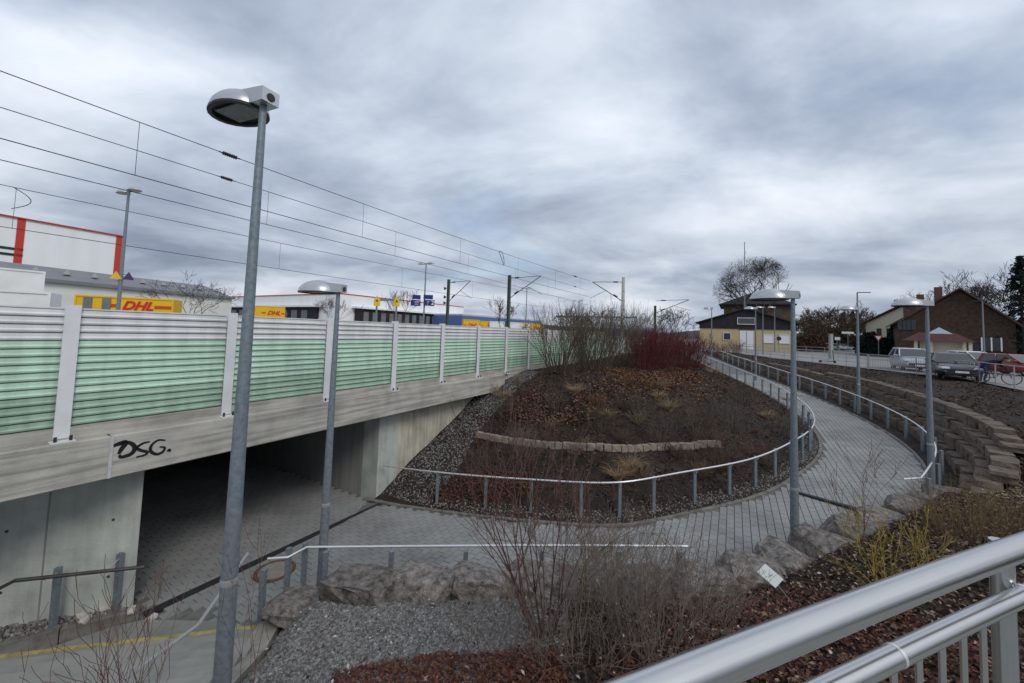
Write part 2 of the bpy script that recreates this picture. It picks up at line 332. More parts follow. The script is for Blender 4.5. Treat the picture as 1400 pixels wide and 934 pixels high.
# tunnel floor
tt=[];
for iv in range(0,100):
    for iu in range(-30,30):
        t_=iu*PW+(PW/2 if iv%2 else 0)-.02; n_=-.14-iv*PH
        if -4.86<t_-PW/2 and t_+PW/2<.1: tt.append((t_,n_))
tt=np.array(tt); TX=O[0]+T[0]*tt[:,0]+Nn[0]*tt[:,1]; TY=O[1]+T[1]*tt[:,0]+Nn[1]*tt[:,1]
AX=np.r_[PX[ok],TX]; AY=np.r_[PY[ok],TY]; Iz,dz_=near(PX[ok],PY[ok])
def pathz(X,Y):
    I,d=near(X,Y); i2=np.clip(I+1,0,n-1); i0=np.clip(I-1,0,n-1); seg=CD[i2,:2]-CD[i0,:2]; L2=(seg**2).sum(1)
    f=((X-CD[i0,0])*seg[:,0]+(Y-CD[i0,1])*seg[:,1])/L2; return CD[i0,2]+(CD[i2,2]-CD[i0,2])*np.clip(f,0,1)
AZz=np.r_[pathz(PX[ok],PY[ok]),np.zeros(len(tt))]+nr.normal(0,.001,len(AX))
dist=AX**2+AY**2+(AX<-6.3)*400; order=np.argsort(dist); rotz=math.atan2(T[1],T[0])
for j in order[:300]:
    o=bpy.data.objects.new('paver',me_p); COL.objects.link(o); o.parent=path; o.location=(AX[j],AY[j],AZz[j]); o.rotation_euler=(0,0,rotz)
rest=order[300:]; c_,s_=math.cos(rotz),math.sin(rotz); pr=pv0@np.array(((c_,s_,0),(-s_,c_,0),(0,0,1)))
# tilt with the slope: sample z at every corner
bx=AX[rest][:,None]+pr[None,:,0]; by=AY[rest][:,None]+pr[None,:,1]; bz=AZz[rest][:,None]+pr[None,:,2]
intun=((bx-O[0])*Nn[0]+(by-O[1])*Nn[1]).mean(1)<0
zs=pathz(bx.ravel(),by.ravel()).reshape(bx.shape); bz=np.where(intun[:,None],bz,zs+pr[None,:,2]+nr.normal(0,.001,(len(rest),1)))
VV=np.stack([bx,by,bz],-1).reshape(-1,3); FF=(np.arange(len(rest))[:,None,None]*8+pf0[None]).reshape(-1,4)
pvs=npmesh('pavers',VV,FF,m_pav,path); tag(pvs,kind='stuff')
# kerb stones along both edges
def kerbs(E,s0,s1,L,w,h,side):
    s=s0
    while s<s1:
        a=[np.interp(s+.01,CS,E[:,k]) for k in range(3)]; b=[np.interp(s+L-.01,CS,E[:,k]) for k in range(3)]; a=np.array(a);b=np.array(b); dd=b-a; ln=np.linalg.norm(dd)
        if ln<.05: s+=L; continue
        dx=dd/ln; dy=np.cross(UP,dx); dy/=np.linalg.norm(dy); dzv=np.cross(dx,dy)
        MB().box((a+b)/2+UP*(h/2-.12)+dy*side*w/2,(ln,w,h+.16),ax=(dx,dy,dzv),bev=.012).build('kerb_stone',m_kerb,path); s+=L
kerbs(edgeL(),.9,CS[-1]-9,1.,.1,.07,1); kerbs(edgeR(),8.5,CS[-1]-9,1.,.1,.06,-1)
# drain channels
m_drain=mat('dark_drain_grate',(.03,.03,.032),.7,vary=.2)
dr=MB(); dr.box(W(-2.4,.0,.004),(5.0,.16,.03),ax=(T,Nn,UP)); dr.build('drain_channel',m_drain,path)
a=G(1108,678,.72);b=G(1176,697,.74); dd=np.array(b-a); dd/=np.linalg.norm(dd); MB().box(np.array((a+b)/2)+UP*.0,((b-a).length+.9,.13,.03),ax=(dd,np.cross(UP,dd),UP)).build('drain_channel',m_drain,path)
mh=thing('manhole_cover','round brown rimmed manhole cover set in the pavers by the stair foot','manhole cover',tuple(G(376,780,.03)))
p=np.array(G(376,780,.03)); MB().lathe(p-UP*.01,[(.36,-.02),(.36,.018),(.30,.02),(.30,.012)],28).build('rim',mat('rusty_iron',(.13,.075,.05),.8,vary=.3,scale=9),mh)
MB().lathe(p,[(.29,-.02),(.29,.008),(.27,.012),(0.01,.012)],28).build('lid',mat('lid_concrete',(.24,.22,.19),.9),mh)
# landing beside the stairs
m_land=mat('smooth_landing_concrete',(.235,.235,.22),.9,vary=.15,scale=1.5,bump=.15,bscale=50,c2=(.17,.175,.16))
sheet('landing',[[(-9.5,3.6),(-3.45,5.9),(-3.62,6.35),(-4.3,6.62),tuple(W(-4.95,.12,0)[:2]),tuple(W(-5.3,-.1,0)[:2]),tuple(W(-9.5,-1.5,0)[:2])]],.006,m_land)
sheet('landing_apron',[[tuple(W(-5.0,.1,0)[:2]),(-3.5,6.5),(-1.9,6.7),(-1.9,8),tuple(W(-.2,.12,0)[:2])]],-.03,m_joint)
# ================================================================ railway bridge over the underpass
m_beam=concrete('board_marked_concrete',(.45,.43,.385),.38,board=1); m_wing=concrete('streaked_raw_concrete',(.50,.465,.385),.30); m_paint=concrete('grey_green_painted_concrete',(.45,.475,.44),.14)
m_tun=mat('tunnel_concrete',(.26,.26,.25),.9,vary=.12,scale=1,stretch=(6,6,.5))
BN=.25; FN=-.3; ZB=4.8-2.39; ZT=4.8-1.76
br=thing('railway_bridge','concrete railway bridge over the pedestrian underpass with black graffiti on its beam','bridge',tuple(W(-2.4,-.3,0)))
BX=(T,Nn,UP)
def bx(name,t0,t1,n0,n1,z0,z1,m,par=br,bev=0): return MB().box(W((t0+t1)/2,(n0+n1)/2,(z0+z1)/2),(t1-t0,n1-n0,z1-z0),ax=BX,bev=bev).build(name,m,par)
jt=-5.55
bx('parapet_beam',jt+.012,6.1,FN-.4,BN,ZB,ZT,m_beam,bev=.015); bx('parapet_beam',-16,jt-.012,FN-.4,BN,ZB,ZT,m_beam,bev=.015)
bx('joint_cover',jt-.02,jt+.02,BN-.01,BN+.012,ZB+.01,ZT-.01,mat('joint_steel',(.5,.5,.5),.5))
bx('upstand',-16,6.3,-.35,BN-.14,ZT+.002,ZT+.19,m_beam); bx('upstand',6.302,24,-.35,BN-.14,ZT-.25,ZT+.19,m_beam)
bx('deck',-16,6.0,-24,FN-.402,ZB-.15,ZT-.05,m_tun)
wc=W(-4.95,FN,0); wdr=np.array((-.93,-.367,0)); wdr/=np.linalg.norm(wdr); wpn=np.array((-wdr[1],wdr[0],0)); wpn=wpn if wpn@wc>0 else -wpn
MB().prism([tuple(q_[:2]) for q_ in (wc,wc+wdr*10,wc+wdr*10+wpn*.7,wc-Nn*.62)],-.3,ZB+.02).build('abutment_wall',m_paint,br)
MB().box(wc+wdr*1.15-wpn*.0+UP*(ZB/2),(.02,.012,ZB-.02),ax=(wdr,wpn,UP)).build('wall_joint',m_tun,br)
bx('abutment_wall',.13,.86,FN-.6,FN,-.3,ZB+.02,m_paint)
bx('tunnel_wall',.13,.6,-24,FN-.602,-.3,ZB-.1,m_tun); bx('tunnel_wall',-5.5,-4.95,-24,FN-.602,-.3,ZB-.1,m_tun); bx('tunnel_end',-5.5,.6,-24.4,-24,-.3,ZB,m_tun)
bx('tunnel_floor',-4.95,.13,-24,.02,-.3,-.022,m_joint)
bx('wing_wall',.872,9.5,FN-.6,FN-.012,-.3,ZB+.02,m_wing)
bx('wing_wall',6.1,24,FN-.6,BN-.2,ZB-.4,ZT-.24,m_wing)
m_hole=mat('tie_hole_dark',(.06,.06,.058),.9)
for s_,z_ in ((.35,.6),(.35,1.5),(.9,2.1),(1.6,.6),(1.6,1.5),(2.4,2.1),(2.4,1.1)):
    q_=wc+wdr*s_-wpn*.004+UP*z_; MB().lathe(q_,[(.022,-.004),(.022,.004),(.012,.004)],8,ax=(wdr,UP,-wpn)).build('tie_hole',m_hole,br)
# graffiti strokes on the beam face
m_graf=mat('black_spray_paint',(.012,.012,.014),.6,vary=.1)
def stroke(pts,wd):
    pts=[PL(x,y,BN) for x,y in pts]; P=catmull([(a,b,0) for a,b in pts],6)[:,:2]; tg=np.gradient(P,axis=0); tg/=np.linalg.norm(tg,axis=1)[:,None]+1e-9; nrm=np.c_[-tg[:,1],tg[:,0]]; k=len(P)
    ws=wd*(.35+.65*np.sin(np.linspace(.25,2.9,k))); A_=P+nrm*ws[:,None]; B_=P-nrm*ws[:,None]
    b=MB(); b.add([W(a,BN+.004,z) for a,z in A_]+[W(a,BN+.004,z) for a,z in B_],[(i,i+1,k+i+1,k+i) for i in range(k-1)]); return b
gr=MB()
for pts,wd in [([(152,611),(162,607),(172,605),(166,614),(162,621)],.035),([(163,606),(176,605),(184,611),(180,620),(166,625),(163,622)],.03),([(205,604),(196,606),(187,612),(193,616),(201,618),(198,622),(186,625)],.022),([(226,602),(216,602),(207,609),(206,617),(214,621),(222,618),(225,612),(218,611)],.022),([(229,615),(231,616),(230,617)],.03)]:
    s_b=stroke(pts,wd); gr.add(s_b.v[0],s_b.f)
gr.build('graffiti',m_graf,br,fix=False)
# ---------------------------------------------------------------- noise barrier
m_wh=mat('barrier_white_metal',(.66,.67,.67),.55,vary=.10,scale=1.2,stretch=(4,4,.7),objvar=.04); m_gl=mat('barrier_light_green',(.47,.65,.52),.55,vary=.12,scale=1.2,stretch=(4,4,.7),objvar=.05); m_gd=mat('barrier_dull_green',(.33,.46,.35),.6,vary=.16,scale=1.2,stretch=(4,4,.7),objvar=.05); m_post=mat('barrier_post_paint',(.68,.69,.70),.5,vary=.08,scale=2); m_bolt=mat('dark_bolt',(.03,.03,.03),.6)
nb=thing('noise_barrier','ribbed noise barrier of white and pale green metal panels along the railway','noise barrier',tuple(W(0,.05,ZT)))
SP=2.07; T0=-6.04; ZTOP=4.8+.10; NROW=15; zlo=ZT+.2; RH=(ZTOP-zlo)/NROW
def rib(t0,t1,z0,z1,n):
    h=z1-z0; prof=[(0,0),(.034,.01),(.042,h*.30),(.018,h*.48),(.018,h*.9),(0,h-.006),(-.05,h-.006),(-.05,0)]
    return MB().extr([(a,b) for a,b in prof],W(t0,n,z0),Nn,UP,T,t1-t0)
first=None
for k in range(-4,13):
    ta=T0+SP*k; tb=ta+SP
    pn=MB().box(W((ta+tb)/2,-.03,(zlo+ZTOP)/2),(SP-.12,.03,ZTOP-zlo),ax=BX).build('panel',m_wh,nb)
    for r in range(NROW):
        m=m_wh if r>=NROW-4 else (m_gl if r>=4 else m_gd)
        rib(ta+.07,tb-.07,zlo+r*RH,zlo+(r+1)*RH,.04).build('slat',m,pn,fix=True)
    MB().box(W((ta+tb)/2,.0,ZTOP+.012),(SP-.13,.13,.02),ax=BX).build('cap_strip',m_wh,pn)
for k in range(-4,14):
    ta=T0+SP*k; po=MB().box(W(ta,.11,(ZT+ZTOP+.05)/2+.03),(.16,.014,ZTOP-ZT+.02),ax=BX).box(W(ta,.02,(ZT+ZTOP+.05)/2+.03),(.014,.165,ZTOP-ZT+.02),ax=BX).box(W(ta,-.07,(ZT+ZTOP)/2+.06),(.16,.014,ZTOP-ZT-.1),ax=BX).build('post',m_post,nb)
    if k<7:
        MB().box(W(ta,.16,ZT+.012),(.24,.16,.02),ax=BX).build('base_plate',m_post,po)
        b=MB()
        for e in (-.075,.075): b.tube([W(ta+e,.2,ZT+.02),W(ta+e,.2,ZT+.09)],.018,6)
        b.build('bolts',m_bolt,po)
# gravel strip stones, dry stone wall, boulders, edging ------------------------------------------------
m_st=mat('sandstone_block',(.135,.105,.082),.95,vary=.35,scale=4,bump=.8,bscale=14,c2=(.07,.058,.05),island=.25)
m_bo=mat('rough_limestone_boulder',(.19,.17,.155),.95,vary=.7,scale=11,bump=1.,bscale=45,c2=(.045,.038,.036),detail=9,objvar=.2)
def rock(c,sx,sy,sz,rg,rz=0.,sub=2,rough=.16,flat=.0,boxy=.45):
    import bmesh; bm=bmesh.new(); bmesh.ops.create_cube(bm,size=2.); bmesh.ops.subdivide_edges(bm,edges=bm.edges[:],cuts=sub,use_grid_fill=True)
    ph=rg.uniform(0,9,6)
    for v in bm.verts:
        p=np.array(v.co); q=p/np.linalg.norm(p)*1.15; p=p*boxy+q*(1-boxy)
        k=1+rough*(math.sin(p[0]*2.3+ph[0])*math.cos(p[1]*2.9+ph[1])+.6*math.sin(p[2]*3.7+p[0]*2+ph[2]))+rg.normal(0,rough*.3)
        p=p*k; v.co=(p[0]*sx/2,p[1]*sy/2,p[2]*sz/2)
    c_,s_=math.cos(rz),math.sin(rz); V=np.array([(v.co[0]*c_-v.co[1]*s_,v.co[0]*s_+v.co[1]*c_,v.co[2]) for v in bm.verts])+np.array(c); Fc=[tuple(v.index for v in f.verts) for f in bm.faces]; bm.free(); b=MB(); b.add(V,Fc); return b
def hullrock(c,sx,sy,sz,rg,rz):      # angular broken block: hull of random points, faces roughened
    import bmesh; bm=bmesh.new()
    for k in range(34):
        p=rg.uniform(-1,1,3); p=p/np.max(np.abs(p)); p=p*(1-.28*rg.uniform(0,1)*(np.abs(p)>.6).sum()/3); bm.verts.new((p[0]*sx/2,p[1]*sy/2,p[2]*sz/2))
    r_=bmesh.ops.convex_hull(bm,input=bm.verts[:]); bmesh.ops.delete(bm,geom=list({g for g in r_['geom_interior'] if isinstance(g,bmesh.types.BMVert)}),context='VERTS')
    bmesh.ops.subdivide_edges(bm,edges=[e for e in bm.edges if e.calc_length()>.12],cuts=2,use_grid_fill=True); bmesh.ops.triangulate(bm,faces=bm.faces[:])
    for v in bm.verts:
        p=v.co; k=.022*math.sin(p.x*17+c[0]*5)*math.cos(p.y*15+p.z*19)+rg.normal(0,.008); v.co=p+p.normalized()*k
    bm.verts.index_update(); c_,s_=math.cos(rz),math.sin(rz); V=np.array([(v.co[0]*c_-v.co[1]*s_,v.co[0]*s_+v.co[1]*c_,v.co[2]) for v in bm.verts])+np.array(c); Fc=[tuple(v.index for v in f.verts) for f in bm.faces]; bm.free(); b=MB(); b.add(V,Fc); return b
ws=thing('dry_stone_wall','coursed dry stone wall of brown sandstone blocks retaining the bank beside the path','stone wall',tuple(edgeR(.9)[120]))
ER=edgeR(0); rg=np.random.RandomState(3)
for c in range(4):
    s=14.6+c*.35
    while s<56:
        L=rg.uniform(.5,.95)*(1 if s<35 else 1.5); off=.70+.26*c+rg.uniform(-.05,.05); i=int(np.argmin(abs(CS-(s+L/2)))); H=float(wall_h(np.array([i]))[0])
        if c*.36<H-.05:
            a=CD[i,:2]-_lef[i]*(CD[i,4]+off+.2); z=CD[i,2]+.02+c*.36; hh=min(.36,H-c*.36+.1)
            kx=(CD[i,4]+off+1.)/1.0
            rock((a[0],a[1],z+hh/2),L*1.06*(1.12 if s<26 else 1.),.46,hh*1.04,rg,math.atan2(_tan[i,1],_tan[i,0]),2,.075,boxy=.86).build('stone',m_st,ws)
        s+=L+.015
ed=thing('stone_edging','low curved row of pale brick sized stones across the mulched mound','stone edging',tuple(G(820,612,1.45)))
pts=[(652,594),(670,598),(700,603),(740,607),(780,609),(830,612),(880,612),(930,610),(985,607)]
ep=[]
for x,y in pts:
    z=1.4
    for _ in range(12): p=G(x,y,z); z=.5*z+.5*(tz(p.x,p.y)+.06)
    ep.append(np.array(p))
ep=catmull(ep,10); es=np.concatenate([[0],np.cumsum(np.linalg.norm(np.diff(ep,axis=0),axis=1))]); s=0
m_edge=mat('pale_edging_stone',(.26,.215,.175),.9,vary=.35,scale=7,bump=.5,bscale=30,c2=(.13,.105,.085),island=.2)
while s<es[-1]-.1:
    L=rg.uniform(.16,.3); p=np.array([np.interp(s+L/2,es,ep[:,k]) for k in range(3)]); q2=np.array([np.interp(s+L/2+.1,es,ep[:,k]) for k in range(3)])
    rock((p[0],p[1],tz(p[0],p[1])+.06),L*1.0,.17,.19,rg,math.atan2(q2[1]-p[1],q2[0]-p[0])+rg.uniform(-.1,.1),1,.07,boxy=.8).build('stone',m_edge,ed); s+=L+.01
bl=[(-3.0,6.02,.95,.65,.66),(-2.12,5.95,1.02,.7,.7),(-1.2,5.95,.98,.68,.74),(-.35,6.0,.92,.66,.7),(.5,6.0,.92,.66,.7),(1.2,5.95,.9,.65,.7),(2.1,5.98,.9,.7,.8),(3.,6.1,.95,.75,.85),(3.85,6.45,1.,.8,.95),(4.75,6.85,1.05,.85,.95),(5.7,7.3,1.15,.9,.95),(6.75,7.8,1.2,.9,.85),(7.85,8.35,1.25,.9,.75),(8.95,9.0,1.2,.85,.7),(10.0,9.6,1.,.8,.6),(10.9,10.1,.9,.7,.5)]
for i,(x,y,sx,sy,sz) in enumerate(bl):
    I_,d_=near([x],[y]); zc=CD[I_[0],2]; a=math.atan2(_tan[I_[0],1],_tan[I_[0],0])
    if i<8: y+=.14; sz*=.58; sx*=1.02
    zb=max(zc+sz*.47-.02,tz(x,y-.25)+.06) if i<8 else zc+sz*.47-.02
    o=hullrock((x,y,zb),sx*1.05,sy*1.05,sz*rg.uniform(.9,1.1),rg,a+rg.uniform(-.15,.15)).build('boulder',m_bo,smooth=False,org=(x,y,zc))
    lb={0:('end boulder of the row, touching the concrete side wall of the steps',0),10:('boulder at the foot of the lamp post where the path turns uphill',0),15:('last boulder of the row, by the end of the outer handrail',0)}.get(i) or (('low rough boulder between the gravel bed and the straight handrail',1) if i<5 else ('rough boulder half hidden behind the twiggy shrubs',1) if i<9 else ('big slab like boulder between the bank shrubs and the turning path',1))
    tag(o,lb[0],'boulder','boulders lining the lower path' if lb[1] else None)
# ================================================================ stairs at the lower left
m_step=mat('stair_concrete',(.27,.27,.25),.9,vary=.14,scale=2,bump=.2,bscale=40); m_yel=mat('yellow_nosing_paint',(.36,.31,.12),.85,vary=.4,scale=6)
a=np.array(G(0,895,.15)); b=np.array(G(285,862,.15)); sd=(b-a)/np.linalg.norm(b-a); sdn=np.array([sd[1],-sd[0],0]); b=b+sd*.95; a=a-sd*1.2; SW=float(np.linalg.norm(b-a))
stt=thing('staircase','concrete steps with a yellow painted bottom edge rising from the underpass landing','staircase',tuple((a+b)/2*[1,1,0]))
for k in range(16):
    c=(a+b)/2+sdn*(.34*k+.17+2.6*0); z=.15*(k+1)
    o=MB().box((c[0],c[1],z/2-.08),(SW,.345,z+.16),ax=(sd,-sdn,UP),bev=.006).build('step',m_step,stt)
    if k==0: MB().box((*(((a+b)/2+sdn*.04)[:2]),.1525),(SW-.02,.075,.004),ax=(sd,-sdn,UP)).build('yellow_edge_line',m_yel,o)
ck=thing('stair_cheek_wall','sloping concrete side wall along the right edge of the steps','side wall',(CH_A[0],CH_A[1],0))
prof=[(0,-.2),(0,.36),(.9,.5),(6.2,2.75),(6.2,-.2)]
MB().extr(prof,(CH_A[0],CH_A[1],0),(CH_S[0],CH_S[1],0),UP,(CH_R[0],CH_R[1],0),.3).build('wall',mat('cheek_concrete',(.34,.32,.28),.95,vary=.2,scale=3,bump=.4,bscale=30),ck)
# gravel bed by the left abutment with its kerb
gb=[tuple((wc-wpn*.01)[:2]),tuple(G(190,838,0)[:2]),tuple(G(0,882,.08)[:2]),tuple(G(-180,928,.08)[:2]),tuple((wc+wdr*6-wpn*.01)[:2])]
def bedz(x,y): tt_=(x-O[0])*T[0]+(y-O[1])*T[1]; return .05+.035*max(0,-tt_-4.9)
ka=np.array(G(192,838,.0)); kb=np.array(G(-180,928,.08)); kb[2]=0; kd=kb-ka; kl=np.linalg.norm(kd); kd/=kl
lk=thing('bed_kerb','concrete kerb holding back the grey gravel under the abutment wall','kerb',tuple(ka))
for k in range(int(kl/.9)):
    p=ka+kd*(.9*k+.45); MB().box(p+UP*(-.05+.012*k),(.885,.11,.3),ax=(kd,np.cross(UP,kd),UP),bev=.012).build('kerb_stone',m_kerb,lk)
# gravel -------------------------------------------------------------------
m_grv=mat('grey_gravel',(.17,.165,.16),.92,vary=.3,scale=20,island=.55); m_grvw=mat('pale_gravel',(.2,.19,.175),.92,vary=.3,scale=20,island=.5)
m_gbed=mat('gravel_bed',(.10,.097,.093),.95,vary=.4,scale=14,bump=.8,bscale=50)
def pebbles(name,pts,size,m,rg,parent=None):
    n_=len(pts); base=np.array([(1,0,0),(-1,0,0),(0,1,0),(0,-1,0),(0,0,.75),(0,0,-.75)],float); f0=np.array([(0,2,4),(2,1,4),(1,3,4),(3,0,4),(2,0,5),(1,2,5),(3,1,5),(0,3,5)])
    A=rg.normal(0,1,(n_,3,3)); Q=np.linalg.qr(A)[0]; s=rg.uniform(.55,1.25,(n_,1,1))*size*rg.uniform(.6,1.15,(n_,6,1))
    V=np.einsum('kj,nji->nki',base,Q)*s+np.asarray(pts)[:,None,:]
    F_=(np.arange(n_)[:,None,None]*6+f0[None]).reshape(-1,3); o=npmesh(name,V.reshape(-1,3),F_,m,parent); return tag(o,kind='stuff')
rg=np.random.RandomState(11)
def scatter(poly,nmax,zf,rg,dz=.01,mask=None):
    poly=np.array(poly); lo=poly.min(0);hi=poly.max(0); P=rg.uniform(lo,hi,(nmax,2)); P=P[inside(P[:,0],P[:,1],[tuple(p) for p in poly])]
    if mask is not None: P=P[vnoise(P[:,0],P[:,1],mask[0],mask[1])+rg.normal(0,.25,len(P))>mask[2]]
    return np.c_[P,zf(P[:,0],P[:,1])+dz]
bz=lambda X,Y: np.array([bedz(x,y) for x,y in zip(X,Y)])
bed=sheet('gravel_bed',[gb],0.03,m_gbed); me=bed.data
for v in me.vertices: v.co.z=bedz(v.co.x,v.co.y)
tag(pebbles('gravel',scatter(gb,9000,bz,rg),.035,m_grvw,rg),'pale gravel at the foot of the abutment wall by the steps','gravel')
fg=[(-3.25,5.95),(-2.2,5.85),(-.4,5.85),(.9,5.8),(.75,4.6),(-.2,3.6),(-1.2,2.9),(-2.4,2.8),(-2.95,4.2)]
tag(pebbles('gravel',scatter(fg,50000,terrain,rg,.004),.03,m_grv,rg),'grey gravel bed on the bank below the boulders','gravel')
wgp=[tuple(W(.3,FN+.05,0)[:2]),tuple(W(7.6,FN+.05,0)[:2]),tuple(W(8.6,1.0,0)[:2]),tuple(W(6.2,1.0,0)[:2]),tuple(W(3.2,.95,0)[:2]),tuple(W(1.6,1.3,0)[:2]),(-2.0,10.85),(-2.6,10.9)]
tag(pebbles('gravel',scatter(wgp,16000,terrain,rg,.006),.035,m_grv,rg),'grey gravel strip sloping down along the wing wall','gravel')
E5=edgeL(.12);E6=edgeL(.5); strip=[tuple(p[:2]) for p in E5[14:110:4]]+[tuple(p[:2]) for p in E6[14:110:4]][::-1]
tag(pebbles('gravel',scatter(strip,30000,terrain,rg,.006),.028,m_grvw,rg),'thin pale gravel verge along the mound side kerb','gravel')
m_wst=mat('pale_loose_stone',(.5,.46,.42),.9,vary=.2,scale=9)
for x,y in [(47,840),(112,842),(117,847),(142,830),(180,833),(208,837)]:
    z=.1
    p=G(x,y,.12); tag(rock((p.x,p.y,bedz(p.x,p.y)+.05 if x<190 else .03),.13,.09,.08,rg,rg.uniform(0,3),1,.1,boxy=.7).build('loose_stone',m_wst,org=tuple(p)),'small pale loose stone lying by the abutment kerb','stone','loose stones by the abutment')
# leaf litter and mulch chips ------------------------------------------------
def flakes(name,pts,size,m,rg,label,cat):
    n_=len(pts); A=rg.normal(0,.45,(n_,3)); A[:,2]=1; A/=np.linalg.norm(A,axis=1)[:,None]; th=rg.uniform(0,6.28,n_); x=np.c_[np.cos(th),np.sin(th),np.zeros(n_)]; x-=A*(x*A).sum(1)[:,None]; x/=np.linalg.norm(x,axis=1)[:,None]; y=np.cross(A,x)
    s=size*rg.uniform(.5,1.4,(n_,1)); P=np.asarray(pts); k=rg.uniform(.35,.8,(n_,1))
    V=np.stack([P-x*s,P-y*s*k+A*s*.2,P+x*s,P+y*s*k+A*s*.3],1).reshape(-1,3); F_=np.arange(n_*4).reshape(-1,4); o=npmesh(name,V,F_,m); tag(o,label,cat,kind='stuff'); return o
def jit(P,s,rg): P=P.copy(); P[:,2]+=np.abs(rg.normal(0,s,len(P))); return P
m_chip=mat('bark_mulch_chip',(.072,.047,.034),.95,vary=.4,scale=30,island=.6); m_rust=mat('rust_red_leaf',(.11,.042,.027),.9,vary=.3,scale=20,island=.6); m_tanl=mat('dry_tan_leaf',(.24,.17,.115),.9,vary=.3,scale=20,island=.5); m_pal=mat('pale_curled_leaf',(.42,.38,.34),.9,vary=.2,island=.3)
mound=[tuple(p[:2]) for p in edgeL(.4)[12:190:6]]+[(10,37),(6.5,28),tuple(W(9,.6,0)[:2]),tuple(W(3,1.2,0)[:2])]
flakes('mulch',jit(scatter(mound,80000,terrain,rg,.01),.015,rg),.04,m_chip,rg,'dark bark mulch covering the mound','mulch')
flakes('dry_litter',jit(scatter(mound,26000,terrain,rg,.02,(.9,4,.35)),.03,rg),.035,mat('mound_litter',(.13,.088,.055),.95,vary=.3,island=.5),rg,'scattered tan leaf litter on the mound','leaf litter')
upper=[tuple(p[:2]) for p in edgeL(3.4)[20:120:6]]+[(9,24),(6,24),(3,19),(.8,15.5)]
flakes('rusty_litter',jit(scatter(upper,40000,terrain,rg,.02,(1.3,2,-.1)),.04,rg),.05,mat('rusty_brown_litter',(.15,.078,.046),.95,vary=.3,scale=20,island=.5),rg,'rust brown litter on top of the mound','leaf litter')
fgall=[(-3.3,5.7),(0,5.65),(3,5.7),(5.7,6.8),(8.9,8.5),(12,10),(14.5,9),(13,4),(6,1.2),(2,1.5),(-1,1.8),(-2.6,2.6)]
flakes('mulch',jit(scatter([(.6,5.6),(3,5.7),(5.7,6.8),(8.9,8.5),(12,10),(14.5,9),(13,4),(6,1.2),(2,1.5),(.3,2.5),(.2,4.3)],70000,terrain,rg,.01),.012,rg),.032,m_chip,rg,'dark mulch on the planted bank below the steel railing','mulch')
flakes('rusty_groundcover',jit(scatter([(2.3,5.5),(4.2,5.9),(5.0,5.2),(4.6,3.4),(4.0,2.),(2.6,1.8),(1.6,2.8),(.9,4.)],15000,terrain,rg,.01),.05,rg),.024,m_rust,rg,'rust red ground cover under the twiggy shrubs','ground cover')
flakes('rusty_groundcover',jit(scatter([(-1.6,4.0),(-.6,4.3),(.6,4.5),(.7,3.),(-.4,2.4),(-1.2,2.8)],16000,terrain,rg,.01),.03,rg),.02,m_rust,rg,'rust red stonecrop carpet at the gravel edge','ground cover')
flakes('rusty_groundcover',jit(scatter([(-2.2,10.95),(-.7,10.55),(.6,10.5),(.8,11.2),(-1,11.7)],3500,terrain,rg,.01),.05,rg),.03,m_rust,rg,'rust red low plants behind the handrail near the wing wall','ground cover')
flakes('pale_leaves',jit(scatter(fgall,1500,terrain,rg,.02),.1,rg),.022,m_pal,rg,'pale curled leaves strewn over the planted bank','leaves')
flakes('tan_leaves',jit(scatter([(2.,5.6),(5.7,6.8),(8.9,8.5),(12,10),(13,8),(6,4),(3,2.5),(1.5,3),(1.5,5)],16000,terrain,rg,.01),.03,rg),.03,m_tanl,rg,'tan dry leaves between the bank shrubs','leaves')
bank=[tuple(p[:2]) for p in edgeR(1.35)[84:200:5]]+[(25.5,50),(26.5,38),(25.8,27),(24.5,21),(22,15),(15,9.5)]
flakes('bank_litter',jit(scatter(bank,50000,terrain,rg,.01,(1.2,5,-.1)),.03,rg),.05,mat('bank_litter_brown',(.085,.058,.042),.95,vary=.3,island=.55),rg,'brown litter on the bank between stone wall and car park','leaf litter')
ledge=[tuple(p[:2]) for p in edgeR(1.05)[80:150:5]]+[tuple(p[:2]) for p in edgeR(1.9)[80:150:5]][::-1]
flakes('dry_ledge_grass',jit(scatter(ledge,7000,terrain,rg,.02),.02,rg),.06,mat('dry_ledge_straw',(.26,.21,.15),.95,vary=.3,island=.4),rg,'pale dry straw on the ledge above the stone wall','dry grass')
for E_,E2_,nm in ((edgeL(-.04),edgeL(-.35),'mound side'),(edgeR(-.04),edgeR(-.3),'outer')):
    pl_=[tuple(p[:2]) for p in E_[20:150:4]]+[tuple(p[:2]) for p in E2_[20:150:4]][::-1]
    P_=scatter(pl_,5200,lambda X,Y: pathz(X,Y),rg,.006,(.6,3,.15)); flakes('fallen_leaves',P_,.018,m_chip,rg,'dark leaf crumbs gathered along the %s path kerb'%nm,'leaves')
